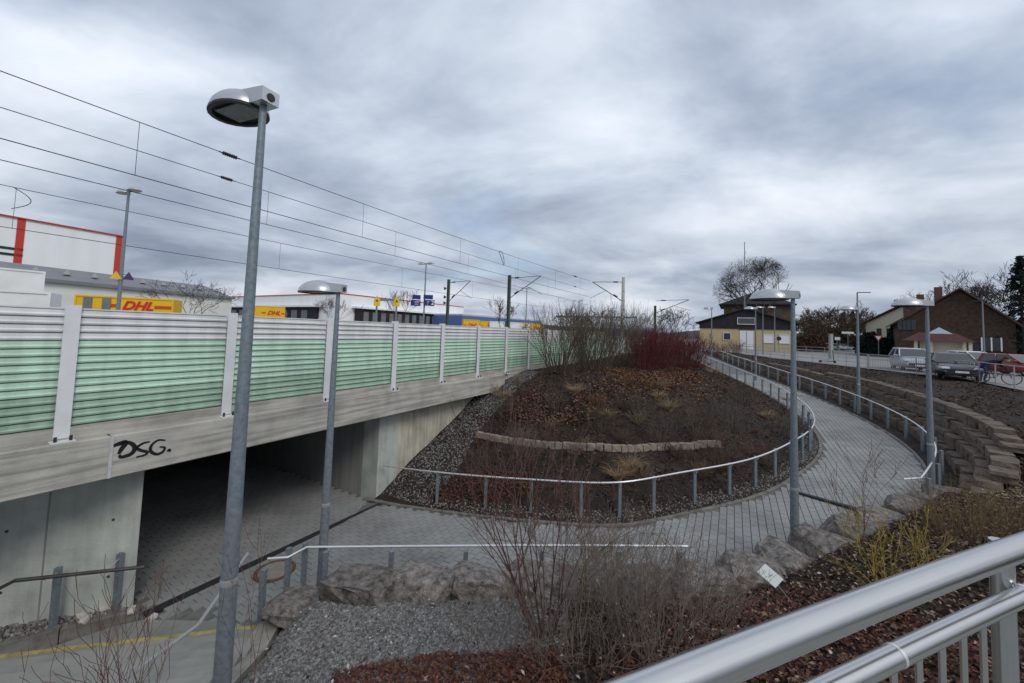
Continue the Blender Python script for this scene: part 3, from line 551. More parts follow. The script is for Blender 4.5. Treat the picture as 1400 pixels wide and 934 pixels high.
# ================================================================ handrails
m_galv=mat('galvanised_steel',(.20,.235,.26),.55,.35,vary=.22,scale=22,c2=(.14,.17,.195)); m_inox=mat('brushed_stainless',(.74,.74,.74),.3,.6,vary=.05,scale=3); m_dk=mat('dark_weathered_rail',(.09,.085,.082),.5,.5,vary=.2,scale=8)
def post(b,p,h,lean=None): b.box(np.array(p)+UP*(h/2-.1),(.07,.07,h+.2),bev=.006)
def handrail(label,pts,posts,h=.92,m=m_inox,off=.06,group=None,r=.021,ph=.9,bracket=True,n_in=None):
    root=thing('handrail',label,'handrail',tuple(posts[0]),group); rail=MB().tube([np.array(p)+UP*h for p in pts],r,10).build('rail',m,root,smooth=True)
    for p in posts:
        b=MB(); post(b,p,ph); po=b.build('post',m_galv,root)
        if bracket:
            P=np.array(pts); dd=np.linalg.norm(P[:,:2]-np.array(p)[:2],axis=1); i=int(np.argmin(dd)); 
            best=P[i]
            for j in (i-1,i):
                if 0<=j<len(P)-1:
                    A_=P[j];B_=P[j+1]; f=np.clip(((np.array(p)-A_)[:2]@(B_-A_)[:2])/((B_-A_)[:2]@(B_-A_)[:2]+1e-9),0,1); q=A_+(B_-A_)*f
                    if np.linalg.norm((q-np.array(p))[:2])<np.linalg.norm((best-np.array(p))[:2]): best=q
            MB().tube([np.array(p)+UP*(ph-.08),np.array(p)*.3+best*.7+UP*(h-.09),best+UP*h],.009,6).build('bracket',m_inox,po)
    return root
def along(E,s): return np.array([np.interp(s,CS,E[:,k]) for k in range(3)])
ELp=edgeL(.32); ELr=edgeL(.22); ERp=edgeR(.32); ERr=edgeR(.22)
handrail('long steel handrail with galvanised posts along the foot of the mound',[along(ELr,s) for s in np.arange(1.4,17.2,.4)],[along(ELp,s) for s in np.arange(2.7,17.,1.27)])
handrail('steel handrail climbing the inner curve of the upper path beside the mound',[along(ELr,s) for s in np.arange(17.6,47,.6)],[along(ELp,s) for s in np.arange(18,47,1.5)])
handrail('steel handrail on the outer side of the upper path below the stone wall',[along(edgeR(.0),14.0)]+[along(ERr,s) for s in np.arange(14.4,48,.6)],[along(ERp,s) for s in np.arange(14.6,48,1.5)])
np_=[G(420,748,1.05),G(560,747,1.16),G(700,746,1.27),G(820,746,1.34),G(940,747,1.42)]; np_=[np.array(p)-UP*.92 for p in np_]
dn=[np.array(G(394,762,.98))-UP*.92,np.array(G(366,764,.97))-UP*.92]
def lerpP(P,x): P=np.array(P); return np.array([np.interp(x,P[:,0],P[:,k]) for k in range(3)])
handrail('straight steel handrail behind the boulder row on the near side of the lower path',dn[::-1]+np_,[lerpP(np_,x)+np.array([.0,-.09,0]) for x in (-2.95,-1.85,-.62,.62,1.85,2.8)])
sp=[np.array(G(338,757,.93)),np.array(G(270,855,.92)),np.array(G(163,934,1.5))]; ext=sp[2]+(sp[2]-sp[1])*.8
handrail('steel handrail bending down the right side of the concrete steps',[p-UP*.92 for p in sp]+[ext-UP*.92],[np.array(G(356,852,.36)),np.array(G(391,816,.33)),np.array(G(414,806,.25))],ph=.78,bracket=False,r=.026)
for x,y in ((356,852),(391,816)):
    pass
lp=[np.array(G(-60,835,1.25)),np.array(G(20,794,1.05)),np.array(G(198,775,.98))]
lpo=[np.array(G(158,833,.1)),np.array(G(72,858,.1))]
handrail('dark weathered handrail on two posts in front of the abutment wall by the steps',[p-UP*.92 for p in lp],lpo,m=m_dk,r=.026,ph=.88)
# steel railing at the viewpoint -------------------------------------------------------------------------
deck_z=3.15; ra=np.array((.251,.555)); rb=np.array((1.195,.936)); rdv=(rb-ra)/np.linalg.norm(rb-ra); rn=np.array((-rdv[1],rdv[0]))
def rp(s,o,z): p=ra+rdv*s+rn*o; return np.array((p[0],p[1],z))
dk=sheet('viewing_deck',[[tuple(rp(-4,.1,0)[:2]),tuple(rp(4,.1,0)[:2]),tuple(rp(4,-4,0)[:2]),tuple(rp(-4,-4,0)[:2])]],deck_z,m_step)
MB().prism([tuple(rp(-4,.098,0)[:2]),tuple(rp(4,.098,0)[:2]),tuple(rp(4,-4,0)[:2]),tuple(rp(-4,-4,0)[:2])],.3,deck_z-.004).build('deck_base',m_step,dk)
rl=thing('steel_railing','brushed stainless steel railing with a thick top tube and vertical bars','railing',tuple(rp(0,0,deck_z)))
m_inox2=mat('polished_stainless',(.56,.56,.555),.26,1.,vary=.04,scale=2,stretch=(1,1,8))
MB().tube([rp(s,-.02*((s-.5)/1.2)**2,4.35) for s in np.arange(-1.5,3.6,.15)],.0242,20).build('top_rail',m_inox2,rl,smooth=True)
lr=MB().tube([rp(s,.015-.02*((s-.5)/1.2)**2,4.225) for s in np.arange(-1.5,3.6,.15)],.0185,16).build('lower_rail',m_inox2,rl,smooth=True)
for s in (.52,1.05): MB().tube([rp(s-.004,.015,4.225),rp(s+.004,.015,4.225)],.0192,16).build('weld_seam',m_inox,lr,smooth=True)
for s in (-1.2,1.05,3.4):
    MB().tube([rp(s,.045,deck_z-.01),rp(s,.045,4.33)],.021,14).build('post',m_inox2,rl,smooth=True)
    MB().tube([rp(s,.045,4.23),rp(s,.0,4.225)],.009,8).build('bracket',m_inox2,rl)
for s in np.arange(-1.1,3.4,.085):
    if abs(s-1.05)>.04: MB().tube([rp(s,.015,deck_z+.08),rp(s,.015,4.212)],.0062,8).build('bar',m_inox2,rl,smooth=True)
MB().tube([rp(s,.015,deck_z+.08) for s in (-1.2,3.4)],.012,8).build('bottom_rail',m_inox2,rl)
# ================================================================ lamps
m_head=mat('lamp_head_silver',(.50,.51,.52),.35,.6,vary=.06,scale=3); m_glass=mat('lamp_lens_grey',(.16,.17,.17),.25,vary=.2,scale=9); m_dark=mat('dark_trim',(.03,.03,.032),.5)
def lamp_proto(name,H,r0,r1):
    root=thing(name,'','street lamp'); 
    prof=[(r0*1.0,0),(r0,.02),(r0*.97,1.)]+[(r0+(r1-r0)*k,1+(H-1)*k) for k in (.25,.5,.75,1.)]
    po=MB().lathe((0,0,-.35),[(a,b+(.35 if b>0 else 0)) for a,b in prof],16).build('pole',m_galv,root,smooth=True)
    MB().lathe((0,0,1.45),[(r0*.96,0),(r0*.985,.01),(r0*.985,.05),(r0*.95,.06)],16).build('band',m_head,po,smooth=True)
    b=MB(); b.extr([(-.30,-.055),(.11,-.055),(.11,.085),(-.30,.125)],(0,-.09,H+.05),(1,0,0),(0,0,1),(0,1,0),.18); hb_=b.build('head_box',m_head,root)
    MB().lathe((.114,0,H+.055),[(.042,-.004),(.042,.004),(.036,.006)],16,ax=((0,1,0),(0,0,1),(1,0,0))).build('emblem',m_dark,hb_)
    # dome shade towards -x
    V=[];nu,nv=20,8; L_,w_,h_=.37,.25,.215
    for j in range(nv+1):
        ph=j/nv*math.pi/2
        for i in range(nu):
            th=2*math.pi*i/nu; V.append((-.38+L_*math.cos(th)*math.cos(ph)*(1 if math.cos(th)<0 else .85),w_*math.sin(th)*math.cos(ph),H-.005+h_*math.sin(ph)))
    d_=MB(); d_.add(V,[(j*nu+i,j*nu+(i+1)%nu,(j+1)*nu+(i+1)%nu,(j+1)*nu+i) for j in range(nv) for i in range(nu)]); d_.build('shade',m_head,root,smooth=True)
    rim=MB(); rim.add([(-.38+L_*math.cos(t)*(1 if math.cos(t)<0 else .85)*k,w_*math.sin(t)*k,H-.012+z) for k,z in ((1.01,.012),(1.01,-.012),(.86,-.014),(.84,.02),(.3,.03)) for t in np.linspace(0,2*math.pi,nu,endpoint=False)],[(j*nu+i,j*nu+(i+1)%nu,(j+1)*nu+(i+1)%nu,(j+1)*nu+i) for j in range(4) for i in range(nu)]+[tuple(range(4*nu,5*nu))])
    rm=rim.build('rim',m_dark,root,smooth=True)
    MB().box((-.38,0,H-.004),(.42,.26,.012)).build('lens',m_glass,rm)
    return root
lp0=lamp_proto('path_lamp',5.15,.075,.034)
def put(o,loc,rz,label,group=None,first=False):
    c=o if first else copy_tree(o); place(c,loc,rz); c['label']=label
    if group: c['group']=group
    return c
def lampat(xb,yt,H,Yd,label,rz,first=False,group=None):
    p=D(xb,yt,Yd); return put(lp0,(p.x,p.y,p.z-H-.1),rz,label,group,first)
lampat(463,392,5.15,7.0,'galvanised lamp post with a domed head standing at the end of the boulder row',R(-8),True)
lp1=lamp_proto('path_lamp',6.2,.078,.033)
p=D(361,131,3.95); put(lp1,(p.x,p.y,p.z-6.3),R(-24),'tall galvanised lamp post rising beside the cheek wall of the steps',None,True)
lampat(1084,401,5.15,7.75,'galvanised lamp post behind the boulders where the path turns uphill',R(-42))
lampat(1267,413,5.15,10.6,'galvanised lamp post standing by the end of the outer handrail',R(-20))
lampat(1172,421,5.15,19.6,'galvanised lamp post between the outer handrail and the stone wall, half way up the path',R(-20))
lampat(1033,421,5.15,29.2,'galvanised lamp post against the stone wall near the top of the path',R(-30))
lampat(973,421,5.15,39.5,'slim lamp post at the top end of the path beside the red bushes',R(-35))
lampat(1043,420,5.15,47,'lamp post on the forecourt in front of the beige station building door',R(-20))
lampat(1059,420,5.15,49,'lamp post on the forecourt in front of the white shutters of the station building',R(-20))
# tall street lamps with short arms
tl=thing('street_lamp','','street lamp'); MB().lathe((0,0,0),[(.085,0),(.08,1.5),(.05,7.5)],12).build('pole',m_galv,tl,smooth=True); MB().box((.45,0,7.5),(.9,.16,.07),bev=.02).build('lamp_head',m_dark,tl)
p=D(1172,400,33); place(tl,(p.x,p.y,STREET),R(-20)); tl['label']='tall slim street lamp with a short flat arm behind the car park railing'; tl.scale=(1,1,(p.z-STREET)/7.5)
p=D(1343,412,40); t2=copy_tree(tl); place(t2,(p.x,p.y,STREET),R(170)); t2['label']='tall street lamp in front of the large brown house'; t2.scale=(1,1,(p.z-STREET)/7.5)
# ================================================================ railway: platform, lamps, masts, wires
PZ=STREET+.65
m_plat=mat('platform_paving',(.3,.3,.29),.9); m_grn=mat('green_painted_steel',(.075,.105,.085),.6,vary=.2,scale=5); m_wmast=mat('pale_concrete_mast',(.5,.49,.46),.85,vary=.12,scale=3); m_wire=mat('wire_dark',(.025,.025,.03),.6,vary=.05); m_ins=mat('brown_insulator',(.03,.02,.018),.4)
def RN(t,dn,z): return W(t,CN-dn,z)               # dn = metres from the camera, square to the track
pf=MB().box(RN(40,20.5,STREET+.32),(190,5.,.66),ax=BX); tag(pf.build('platform',m_plat),kind='structure')
pl0=thing('platform_lamp','','street lamp')
MB().lathe((0,0,0),[(.07,0),(.065,1),(.04,6.1)],12).build('pole',m_galv,pl0,smooth=True)
for s in (-1,1):
    b=MB(); V=[];nu,nv=14,4
    for j in range(nv+1):
        ph=j/nv*math.pi/2
        for i in range(nu): th=2*math.pi*i/nu; V.append((s*.42+.32*math.cos(th)*math.cos(ph),.2*math.sin(th)*math.cos(ph),6.05+.15*math.sin(ph)))
    b.add(V,[(j*nu+i,j*nu+(i+1)%nu,(j+1)*nu+(i+1)%nu,(j+1)*nu+i) for j in range(nv) for i in range(nu)]+[tuple(range(nu))]); hd=b.build('lamp_head',m_head,pl0,smooth=True)
    MB().box((s*.12,0,6.06),(.24,.05,.05)).build('arm',m_galv,pl0)
first=True; PLP=[]
for x,lab in [(160,'double headed platform lamp with yellow warning triangles on its pole'),(579,'double headed platform lamp carrying the blue platform number boards'),(719,'double headed platform lamp with warning triangles and a small blue board'),(791,'distant double headed platform lamp beyond the green mast'),(835,'farthest double headed platform lamp behind the pale mast')]:
    # depth where the ray crosses the lamp line 20 m off
    d=ray(x,440); k=20.1/-(d@Nn); p=d*k; PLP.append(p)
    c=pl0 if first else copy_tree(pl0); first=False; place(c,(p[0],p[1],PZ),R(-25)); c['label']=lab; c['group']='platform lamps'; del c['group']
m_ysign=mat('yellow_sign',(.72,.47,.04),.5,vary=.05); m_blue=mat('navy_sign',(.022,.032,.16),.5,vary=.05); m_wtx=mat('white_lettering',(.8,.8,.8),.6,vary=.03); m_red=mat('signal_red',(.55,.03,.03),.5,vary=.08); m_pur=mat('purple_sign',(.07,.045,.11),.5)
VX=np.array((1.,0,0)); VY=np.array((0,1.,0))
def facing(p): f=np.array((p[0],p[1],0)); f/=np.linalg.norm(f); return np.array((f[1],-f[0],0)),f      # right, away
def tri_sign(name,p,z,s,m,par,o=0.):
    r,a=facing(p); MB().extr([(-s/2,0),(s/2,0),(0,s*.9)],np.array((p[0],p[1],z))+r*o-a*.1,r,UP,a,.012).build(name,m,par)
# triangles on the first platform lamp (own things mounted on it)
p=PLP[0]; z=EYE+(435-384)/540*p[1]*1.0
for o_,m_,nm in ((-.14,m_ysign,'yellow'),(.2,m_pur,'purple')):
    r,a=facing(p); c=np.array((p[0],p[1],z+.1))+r*o_-a*.1
    s_=thing('warning_sign',f'{nm} triangular warning sign on the platform lamp before the white hall','sign',tuple(c)); tri_sign('plate',c+a*.1,z+.05,.34,m_,s_); MB().tube([c+UP*.15,c+a*.12+UP*.15-r*o_*.8],.012,6).build('bracket',m_galv,s_)
# platform number boards
p=PLP[1]; r,a=facing(p); sc=p[1]/540
ns=thing('platform_sign','blue platform boards numbered 3 and 2 on a lamp post','sign',(p[0],p[1],PZ+2.))
for x0,x1,y0,y1 in ((563.5,575,403.5,409),(579,592,403.5,409),(561.5,575,410.5,418),(579,594,410.5,418)):
    A_=D(x0,y1,p[1]-.1);B_=D(x1,y0,p[1]-.1); c=(np.array(A_)+np.array(B_))/2; MB().box(c,(abs(B_.x-A_.x),.06,abs(B_.z-A_.z)),ax=(r,a,UP)).build('board',m_blue,ns)
for x,tx in ((563.8,'3'),(591.4,'2')): text_mesh('number',tx,.42,m_wtx,ns,np.array(D(x,414.2,p[1]-.17)),r,UP,bold=.008)
for x0,x1 in ((567,574),(580.5,587)):
    for k in range(3): A_=np.array(D(x0,412.3+k*1.9,p[1]-.145));B_=np.array(D(x1-k*1.,412.3+k*1.9,p[1]-.145)); MB().tube([A_,B_],.02,4).build('lettering_line',m_wtx,ns)
p=PLP[2]
for o_ in (-.42,.42):
    r,a=facing(p); c=np.array((p[0],p[1],PZ+2.2)); s_=thing('warning_sign','white and orange triangular warning sign on the lamp beyond the green mast','sign',tuple(c),'triangles on the second mast lamp'); tri_sign('plate',c+r*o_,PZ+1.75,.62,m_ysign,s_); tri_sign('white_face',c+r*o_-a*.016,PZ+1.84,.40,m_wtx,s_)
    MB().tube([c,c+r*o_*.9],.015,6).build('bracket',m_galv,s_)
r,a=facing(p); c=np.array((p[0],p[1],PZ+1.55)); s_=thing('platform_sign','small blue board on the lamp beyond the green mast','sign',tuple(c)); MB().box(c-a*.1,(.9,.05,.26),ax=(r,a,UP)).build('board',m_blue,s_); MB().box(c-a*.13,(.6,.01,.06),ax=(r,a,UP)).build('lettering_line',m_wtx,s_)
# yellow sign gate on the platform
gp=[np.array(D(514,440,26.)),np.array(D(541,440,27.))]; gt=thing('sign_gate','pair of grey posts with yellow house shaped signs joined by a bar','sign gate',(gp[0][0],gp[0][1],PZ))
for p in gp:
    MB().lathe((p[0],p[1],PZ-.02),[(.07,0),(.06,3.2)],10).build('post',m_galv,gt); r,a=facing(p); z=EYE+(448-417)/540*p[1]
    pl_=MB().extr([(-.2,0),(.2,0),(.2,.4),(0,.72),(-.2,.4)],np.array((p[0],p[1],z-.15))-a*.1,r,UP,a,.02).build('sign_plate',m_ysign,gt); MB().extr([(-.09,.3),(.09,.3),(0,.46)],np.array((p[0],p[1],z-.15))-a*.108,r,UP,a,.006).build('pictogram',m_dark,pl_)
A_=np.array(D(515,410,26.));B_=np.array(D(541,410.5,27.)); MB().box((A_+B_)/2,(np.linalg.norm(A_-B_),.12,.14),ax=((B_-A_)/np.linalg.norm(B_-A_),np.cross(UP,(B_-A_)/np.linalg.norm(B_-A_)),UP)).build('crossbar',m_galv,gt)
# wires
def H1(t,h0,h1): return EYE+h0+(h1-h0)*(t/30)**2
def catenary(label,dn,m0,m1,c0,c1,t0,t1,r,drops):
    root=thing('overhead_wire',label,'overhead line',tuple(RN(0,dn,EYE+c0)))
    ts=np.arange(t0,t1+.1,3.); MB().tube([RN(t,dn,H1(t,m0,m1)) for t in ts],r,6).build('messenger_wire',m_wire,root); MB().tube([RN(t,dn,H1(t,c0,c1)) for t in ts],r,6).build('contact_wire',m_wire,root)
    for t in drops: MB().tube([RN(t,dn,H1(t,m0,m1)),RN(t,dn,H1(t,c0,c1))],r*.55,5).build('dropper',m_wire,root)
    return root
w1=catenary('lower pair of black overhead wires nearest the noise barrier',12.8,4.83,5.35,3.5,3.72,-20,33,.011,[-11,-4.2,2.6,9.,15.5,22,28])
w2=catenary('black overhead wires above the second track',16.6,5.35,5.5,4.0,3.85,-24,42,.012,[-13,-6,1,8,15,22,29])
w3=catenary('thin overhead wires above the far track beyond the platform',26,5.25,5.5,3.55,3.7,-34,60,.014,[-24,-14,-4,7,18,29])
def insulator(par,t,dn,z,L=.55):
    b=MB(); b.tube([RN(t-L/2,dn,z),RN(t+L/2,dn,z)],.02,6)
    for k in range(7): q=RN(t-L*.3+k*L*.1,dn,z); b.tube([q-T*.012,q+T*.012],.055,8)
    b.build('insulator',m_ins,par)
tI,_=PL(300,237,CN-12.8+0) if False else (0,0)
def tof(x,dn):       # t where the vertical plane dn is crossed by pixel column x
    d=ray(x,400); k=dn/-(d@Nn); p=d*k; return float((p-O*[1,1,0])@T)
t_=tof(300,12.8); insulator(w1,t_,12.8,H1(t_,4.83,5.35)); insulator(w2,tof(298,16.6),16.6,H1(tof(298,16.6),5.35,5.5)-.0)
insulator(w2,tof(786,16.6),16.6,H1(tof(786,16.6),5.35,5.5),.9); insulator(w1,tof(786,12.8),12.8,H1(tof(786,12.8),4.83,5.35),.9)
# jumper loop
t_=tof(680,12.8); lo=[]
for k in range(13):
    a_=k/12*math.pi*2; lo.append(RN(t_+.7*math.sin(a_*.5)+.0,12.8,H1(t_,4.83,5.35)-.65*(1-math.cos(a_))/2-.25*math.sin(a_)))
MB().tube(lo,.016,6).build('jumper_loop',m_wire,w1)
t_=tof(3,26); MB().tube([RN(t_+.5*math.sin(k/10*math.pi),26,H1(t_,5.25,5.5)-.9*k/10) for k in range(11)],.014,6).build('jumper_loop',m_wire,w3)
# masts
def mast(name,label,x,dn,ytop,kind,side,reach,zm,zc):
    t=tof(x,dn); base=RN(t,dn,STREET); d=ray(x,ytop); ztop=EYE+d[2]*(dn/-(d@Nn)); root=thing(name,label,'mast',tuple(base)); h=ztop-STREET
    if kind=='H':
        b=MB(); 
        for o_ in (-.13,.13): b.box(base+Nn*o_+UP*h/2,(.26,.016,h),ax=BX)
        b.box(base+UP*h/2,(.012,.25,h),ax=BX); b.build('mast_column',m_grn,root)
    else:
        MB().lathe(base,[(.22,0),(.15,h)],12).build('mast_column',m_wmast,root,smooth=True)
        for k in range(5): MB().lathe(base+UP*(h*.45+k*h*.12),[(.20-.012*k,0),(.20-.012*k,.05)],12).build('band',m_galv,root)
    tip=RN(t,dn-side*reach,STREET+zm); hi=base+UP*(zm-.1)*1.0; lo_=base+UP*(zc-.3)
    MB().tube([hi+Nn*side*.12,tip],.028,6).build('top_tie',m_dark if kind!='H' else m_grn,root); MB().tube([lo_+Nn*side*.12,tip+Nn*side*.1],.04,6).build('bracket_arm',m_dark if kind!='H' else m_grn,root)
    q=lo_+(tip-lo_)*.25; MB().tube([q-(tip-lo_)*.06,q+(tip-lo_)*.06],.085,8).build('insulator',m_ins,root); q=hi+(tip-hi)*.25; MB().tube([q-(tip-hi)*.07,q+(tip-hi)*.07],.07,8).build('insulator',m_ins,root)
    q=lo_+(tip-lo_)*.55; MB().tube([q,RN(t,dn-side*(reach+.3),STREET+zc)],.02,6).build('register_arm',m_dark,root)
    return root
mast('catenary_mast','pale round concrete catenary mast with metal bands behind the bushes',852,9.7,379,'C',-1,3.1,7.3,5.6)
mast('catenary_mast','green steel catenary mast standing on the platform',696,19.7,376,'H',1,3.4,7.3,5.5)
m3=mast('catenary_mast','green steel mast with small loudspeakers beyond the number boards',613,29,382,'H',1,3.0,7.4,5.4)
p=RN(tof(613,29),29,STREET); 
for z in (6.6,5.6,4.9): MB().lathe(p+UP*z-VX*.35,[(.08,-.1),(.2,.15)],10,ax=((0,1,0),(0,0,1),(-1,0,0))).build('loudspeaker',m_dark,m3)
mast('catenary_mast','far green portal mast at the end of the railway curve',896,9.,418,'H',1,4.,6.6,5.2)
# platform canopy
A_=np.array(D(770,435,62)); B_=np.array(D(860,436,75)); dv=(B_-A_)/np.linalg.norm(B_-A_); cp=thing('platform_canopy','low flat roofed platform shelter behind the bushes','shelter',(A_[0],A_[1],PZ)); L_=np.linalg.norm(B_-A_)
MB().box((A_+B_)/2+UP*.25,(L_,3.2,.28),ax=(dv,np.cross(UP,dv),UP)).build('roof',mat('canopy_grey',(.16,.16,.16),.8),cp)
for k in range(5): q=A_+dv*L_*(k+.5)/5; MB().box((q[0],q[1],(q[2]+PZ)/2),(.18,.18,q[2]-PZ),ax=(dv,np.cross(UP,dv),UP)).build('column',m_wmast,cp)
# ================================================================ depot halls
m_hall=mat('white_hall_cladding',(.80,.82,.82),.6,vary=.04,scale=.4,stretch=(1,1,.1)); m_hall2=mat('cream_hall_wall',(.72,.71,.66),.8,vary=.06,scale=.3); m_roofg=mat('grey_metal_roof',(.20,.205,.22),.6,vary=.1,scale=.5); m_redt=mat('red_trim',(.50,.05,.035),.5,vary=.06)
def wallbox(name,A_,B_,dep,z0,z1,m,par):       # wall from A to B (xy), thickness dep away from the camera
    A_=np.array(A_[:2]);B_=np.array(B_[:2]); d=B_-A_; L=np.linalg.norm(d); d/=L; nn_=np.array((-d[1],d[0])); 
    if nn_@((A_+B_)/2)<0: nn_=-nn_
    c=(A_+B_)/2+nn_*dep/2; return MB().box((c[0],c[1],(z0+z1)/2),(L,dep,z1-z0),ax=((d[0],d[1],0),(nn_[0],nn_[1],0),(0,0,1))).build(name,m,par),d,nn_,L
# tall hall with red stripes
A_=np.array(D(-160,271,66));B_=np.array(D(171,321,95)); zt=(A_[2]+B_[2])/2; th=thing('tall_hall','tall windowless white hall with red corner stripes and red roof edge','hall',(B_[0],B_[1],STREET))
o,d_,n_,L_=wallbox('wall',A_,B_,30,STREET,zt,m_hall,th)
def onwall(A_,d_,n_,s,z,out=.05): return np.array((A_[0]+d_[0]*s-n_[0]*out,A_[1]+d_[1]*s-n_[1]*out,z))
WX=lambda d_,n_: ((d_[0],d_[1],0),(n_[0],n_[1],0),(0,0,1))
for s in (L_-1.0,):
    MB().box(onwall(A_,d_,n_,s,(STREET+zt)/2),(1.1,.12,zt-STREET),ax=WX(d_,n_)).build('red_stripe',m_redt,th)
def s_at(A_,d_,x):      # distance along the wall where pixel column x meets it
    r_=ray(x,430); M_=np.array([[r_[0],-d_[0]],[r_[1],-d_[1]]]); return float(np.linalg.solve(M_,A_[:2])[1])
MB().box(onwall(A_,d_,n_,s_at(A_,d_,16),(STREET+zt)/2),(1.1,.12,zt-STREET),ax=WX(d_,n_)).build('red_stripe',m_redt,th)
MB().box(onwall(A_,d_,n_,L_/2,zt+.12,.15),(L_+.3,.4,.28),ax=WX(d_,n_)).build('roof_edge',m_redt,th)
for k in range(2): MB().box(onwall(A_,d_,n_,s_at(A_,d_,3),zt-(6.3+k*1.2),.06),(3.6,.1,.5),ax=WX(d_,n_)).build('lettering_bar',m_dark,th)
# lower cream hall
A_=np.array(D(30,371,53));B_=np.array(D(318,399,83)); lh=thing('low_hall','long cream hall with grey metal roof and small roof vents','hall',(B_[0],B_[1],STREET)); z0=A_[2]-.9
o,d_,n_,L_=wallbox('wall',A_,B_,16,STREET,z0,m_hall2,lh)
MB().extr([(-.5,0),(8,2.6),(16.5,0)],onwall(A_,d_,n_,-.3,z0+.02,0),(n_[0],n_[1],0),UP,(d_[0],d_[1],0),L_+.6).build('roof',m_roofg,lh)
MB().box(onwall(A_,d_,n_,L_/2,z0+.0,.3),(L_+.5,.5,.5),ax=WX(d_,n_)).build('fascia',m_roofg,lh)
for k in range(9): c=onwall(A_,d_,n_,3+k*3.4,z0+1.35,-3.5); MB().lathe(c,[(.55,0),(.5,.2),(.0,.75)],4).build('roof_vent',mat('vent_grey',(.3,.3,.3),.7),lh)
# big white depot hall with dock doors on two sides
C_=np.array(D(465,402,124)); Lf=np.array(D(250,408,182)); Rt=np.array(D(634,420,177)); zt=C_[2]; dh=thing('depot_hall','wide white depot hall with rows of dark loading docks and thin red roof edge','hall',(C_[0],C_[1],STREET))
poly=[C_[:2],Rt[:2],Rt[:2]+(Lf-C_)[:2],Lf[:2]]; MB().prism([tuple(p) for p in poly],STREET,zt).build('wall',m_hall,dh); MB().prism([tuple(C_[:2]+(p-C_[:2])*1.004-np.array((0,.2))) for p in poly],zt+.002,zt+.32).build('roof_edge',m_redt,dh)
m_dock=mat('dock_dark',(.02,.021,.023),.7,vary=.2,scale=2); m_dockd=mat('dock_shutter_grey',(.17,.175,.18),.7,vary=.15,scale=1)
for E_,nn2 in ((Rt,14),(Lf,16)):
    A2=C_[:2];d2=(E_-C_)[:2];L2=np.linalg.norm(d2);d2=d2/L2; n2=np.array((-d2[1],d2[0])); 
    if n2@A2<0:n2=-n2
    zc=D(550,439,150).z; 
    bk=MB().box(onwall(A2,d2,n2,L2*.52,STREET+3.9,.6),(L2*.86,1.,7.4),ax=WX(d2,n2)).build('dock_canopy',m_dock,dh); MB().box(onwall(A2,d2,n2,L2*.52,STREET+7.9,1.),(L2*.9,2.,.6),ax=WX(d2,n2)).build('dock_fascia',m_hall,dh)
    for k in range(nn2):
        s=L2*(.12+.82*(k+.5)/nn2); MB().box(onwall(A2,d2,n2,s,STREET+4.4,1.15),(L2*.82/nn2*.55,.12,4.4),ax=WX(d2,n2)).build('dock_door',m_dockd,bk)
# blue hall
A_=np.array(D(632,429,150));B_=np.array(D(740,441,200)); bh=thing('blue_hall','long low blue clad hall behind the yellow trailers','hall',(A_[0],A_[1],STREET)); wallbox('wall',A_,B_,30,STREET,A_[2]-.6,mat('blue_cladding',(.085,.15,.33),.6,vary=.05),bh); o,d_,n_,L_=wallbox('roof',A_,B_,30.4,A_[2]-.598,A_[2],mat('pale_roof_edge',(.5,.52,.55),.6),bh)
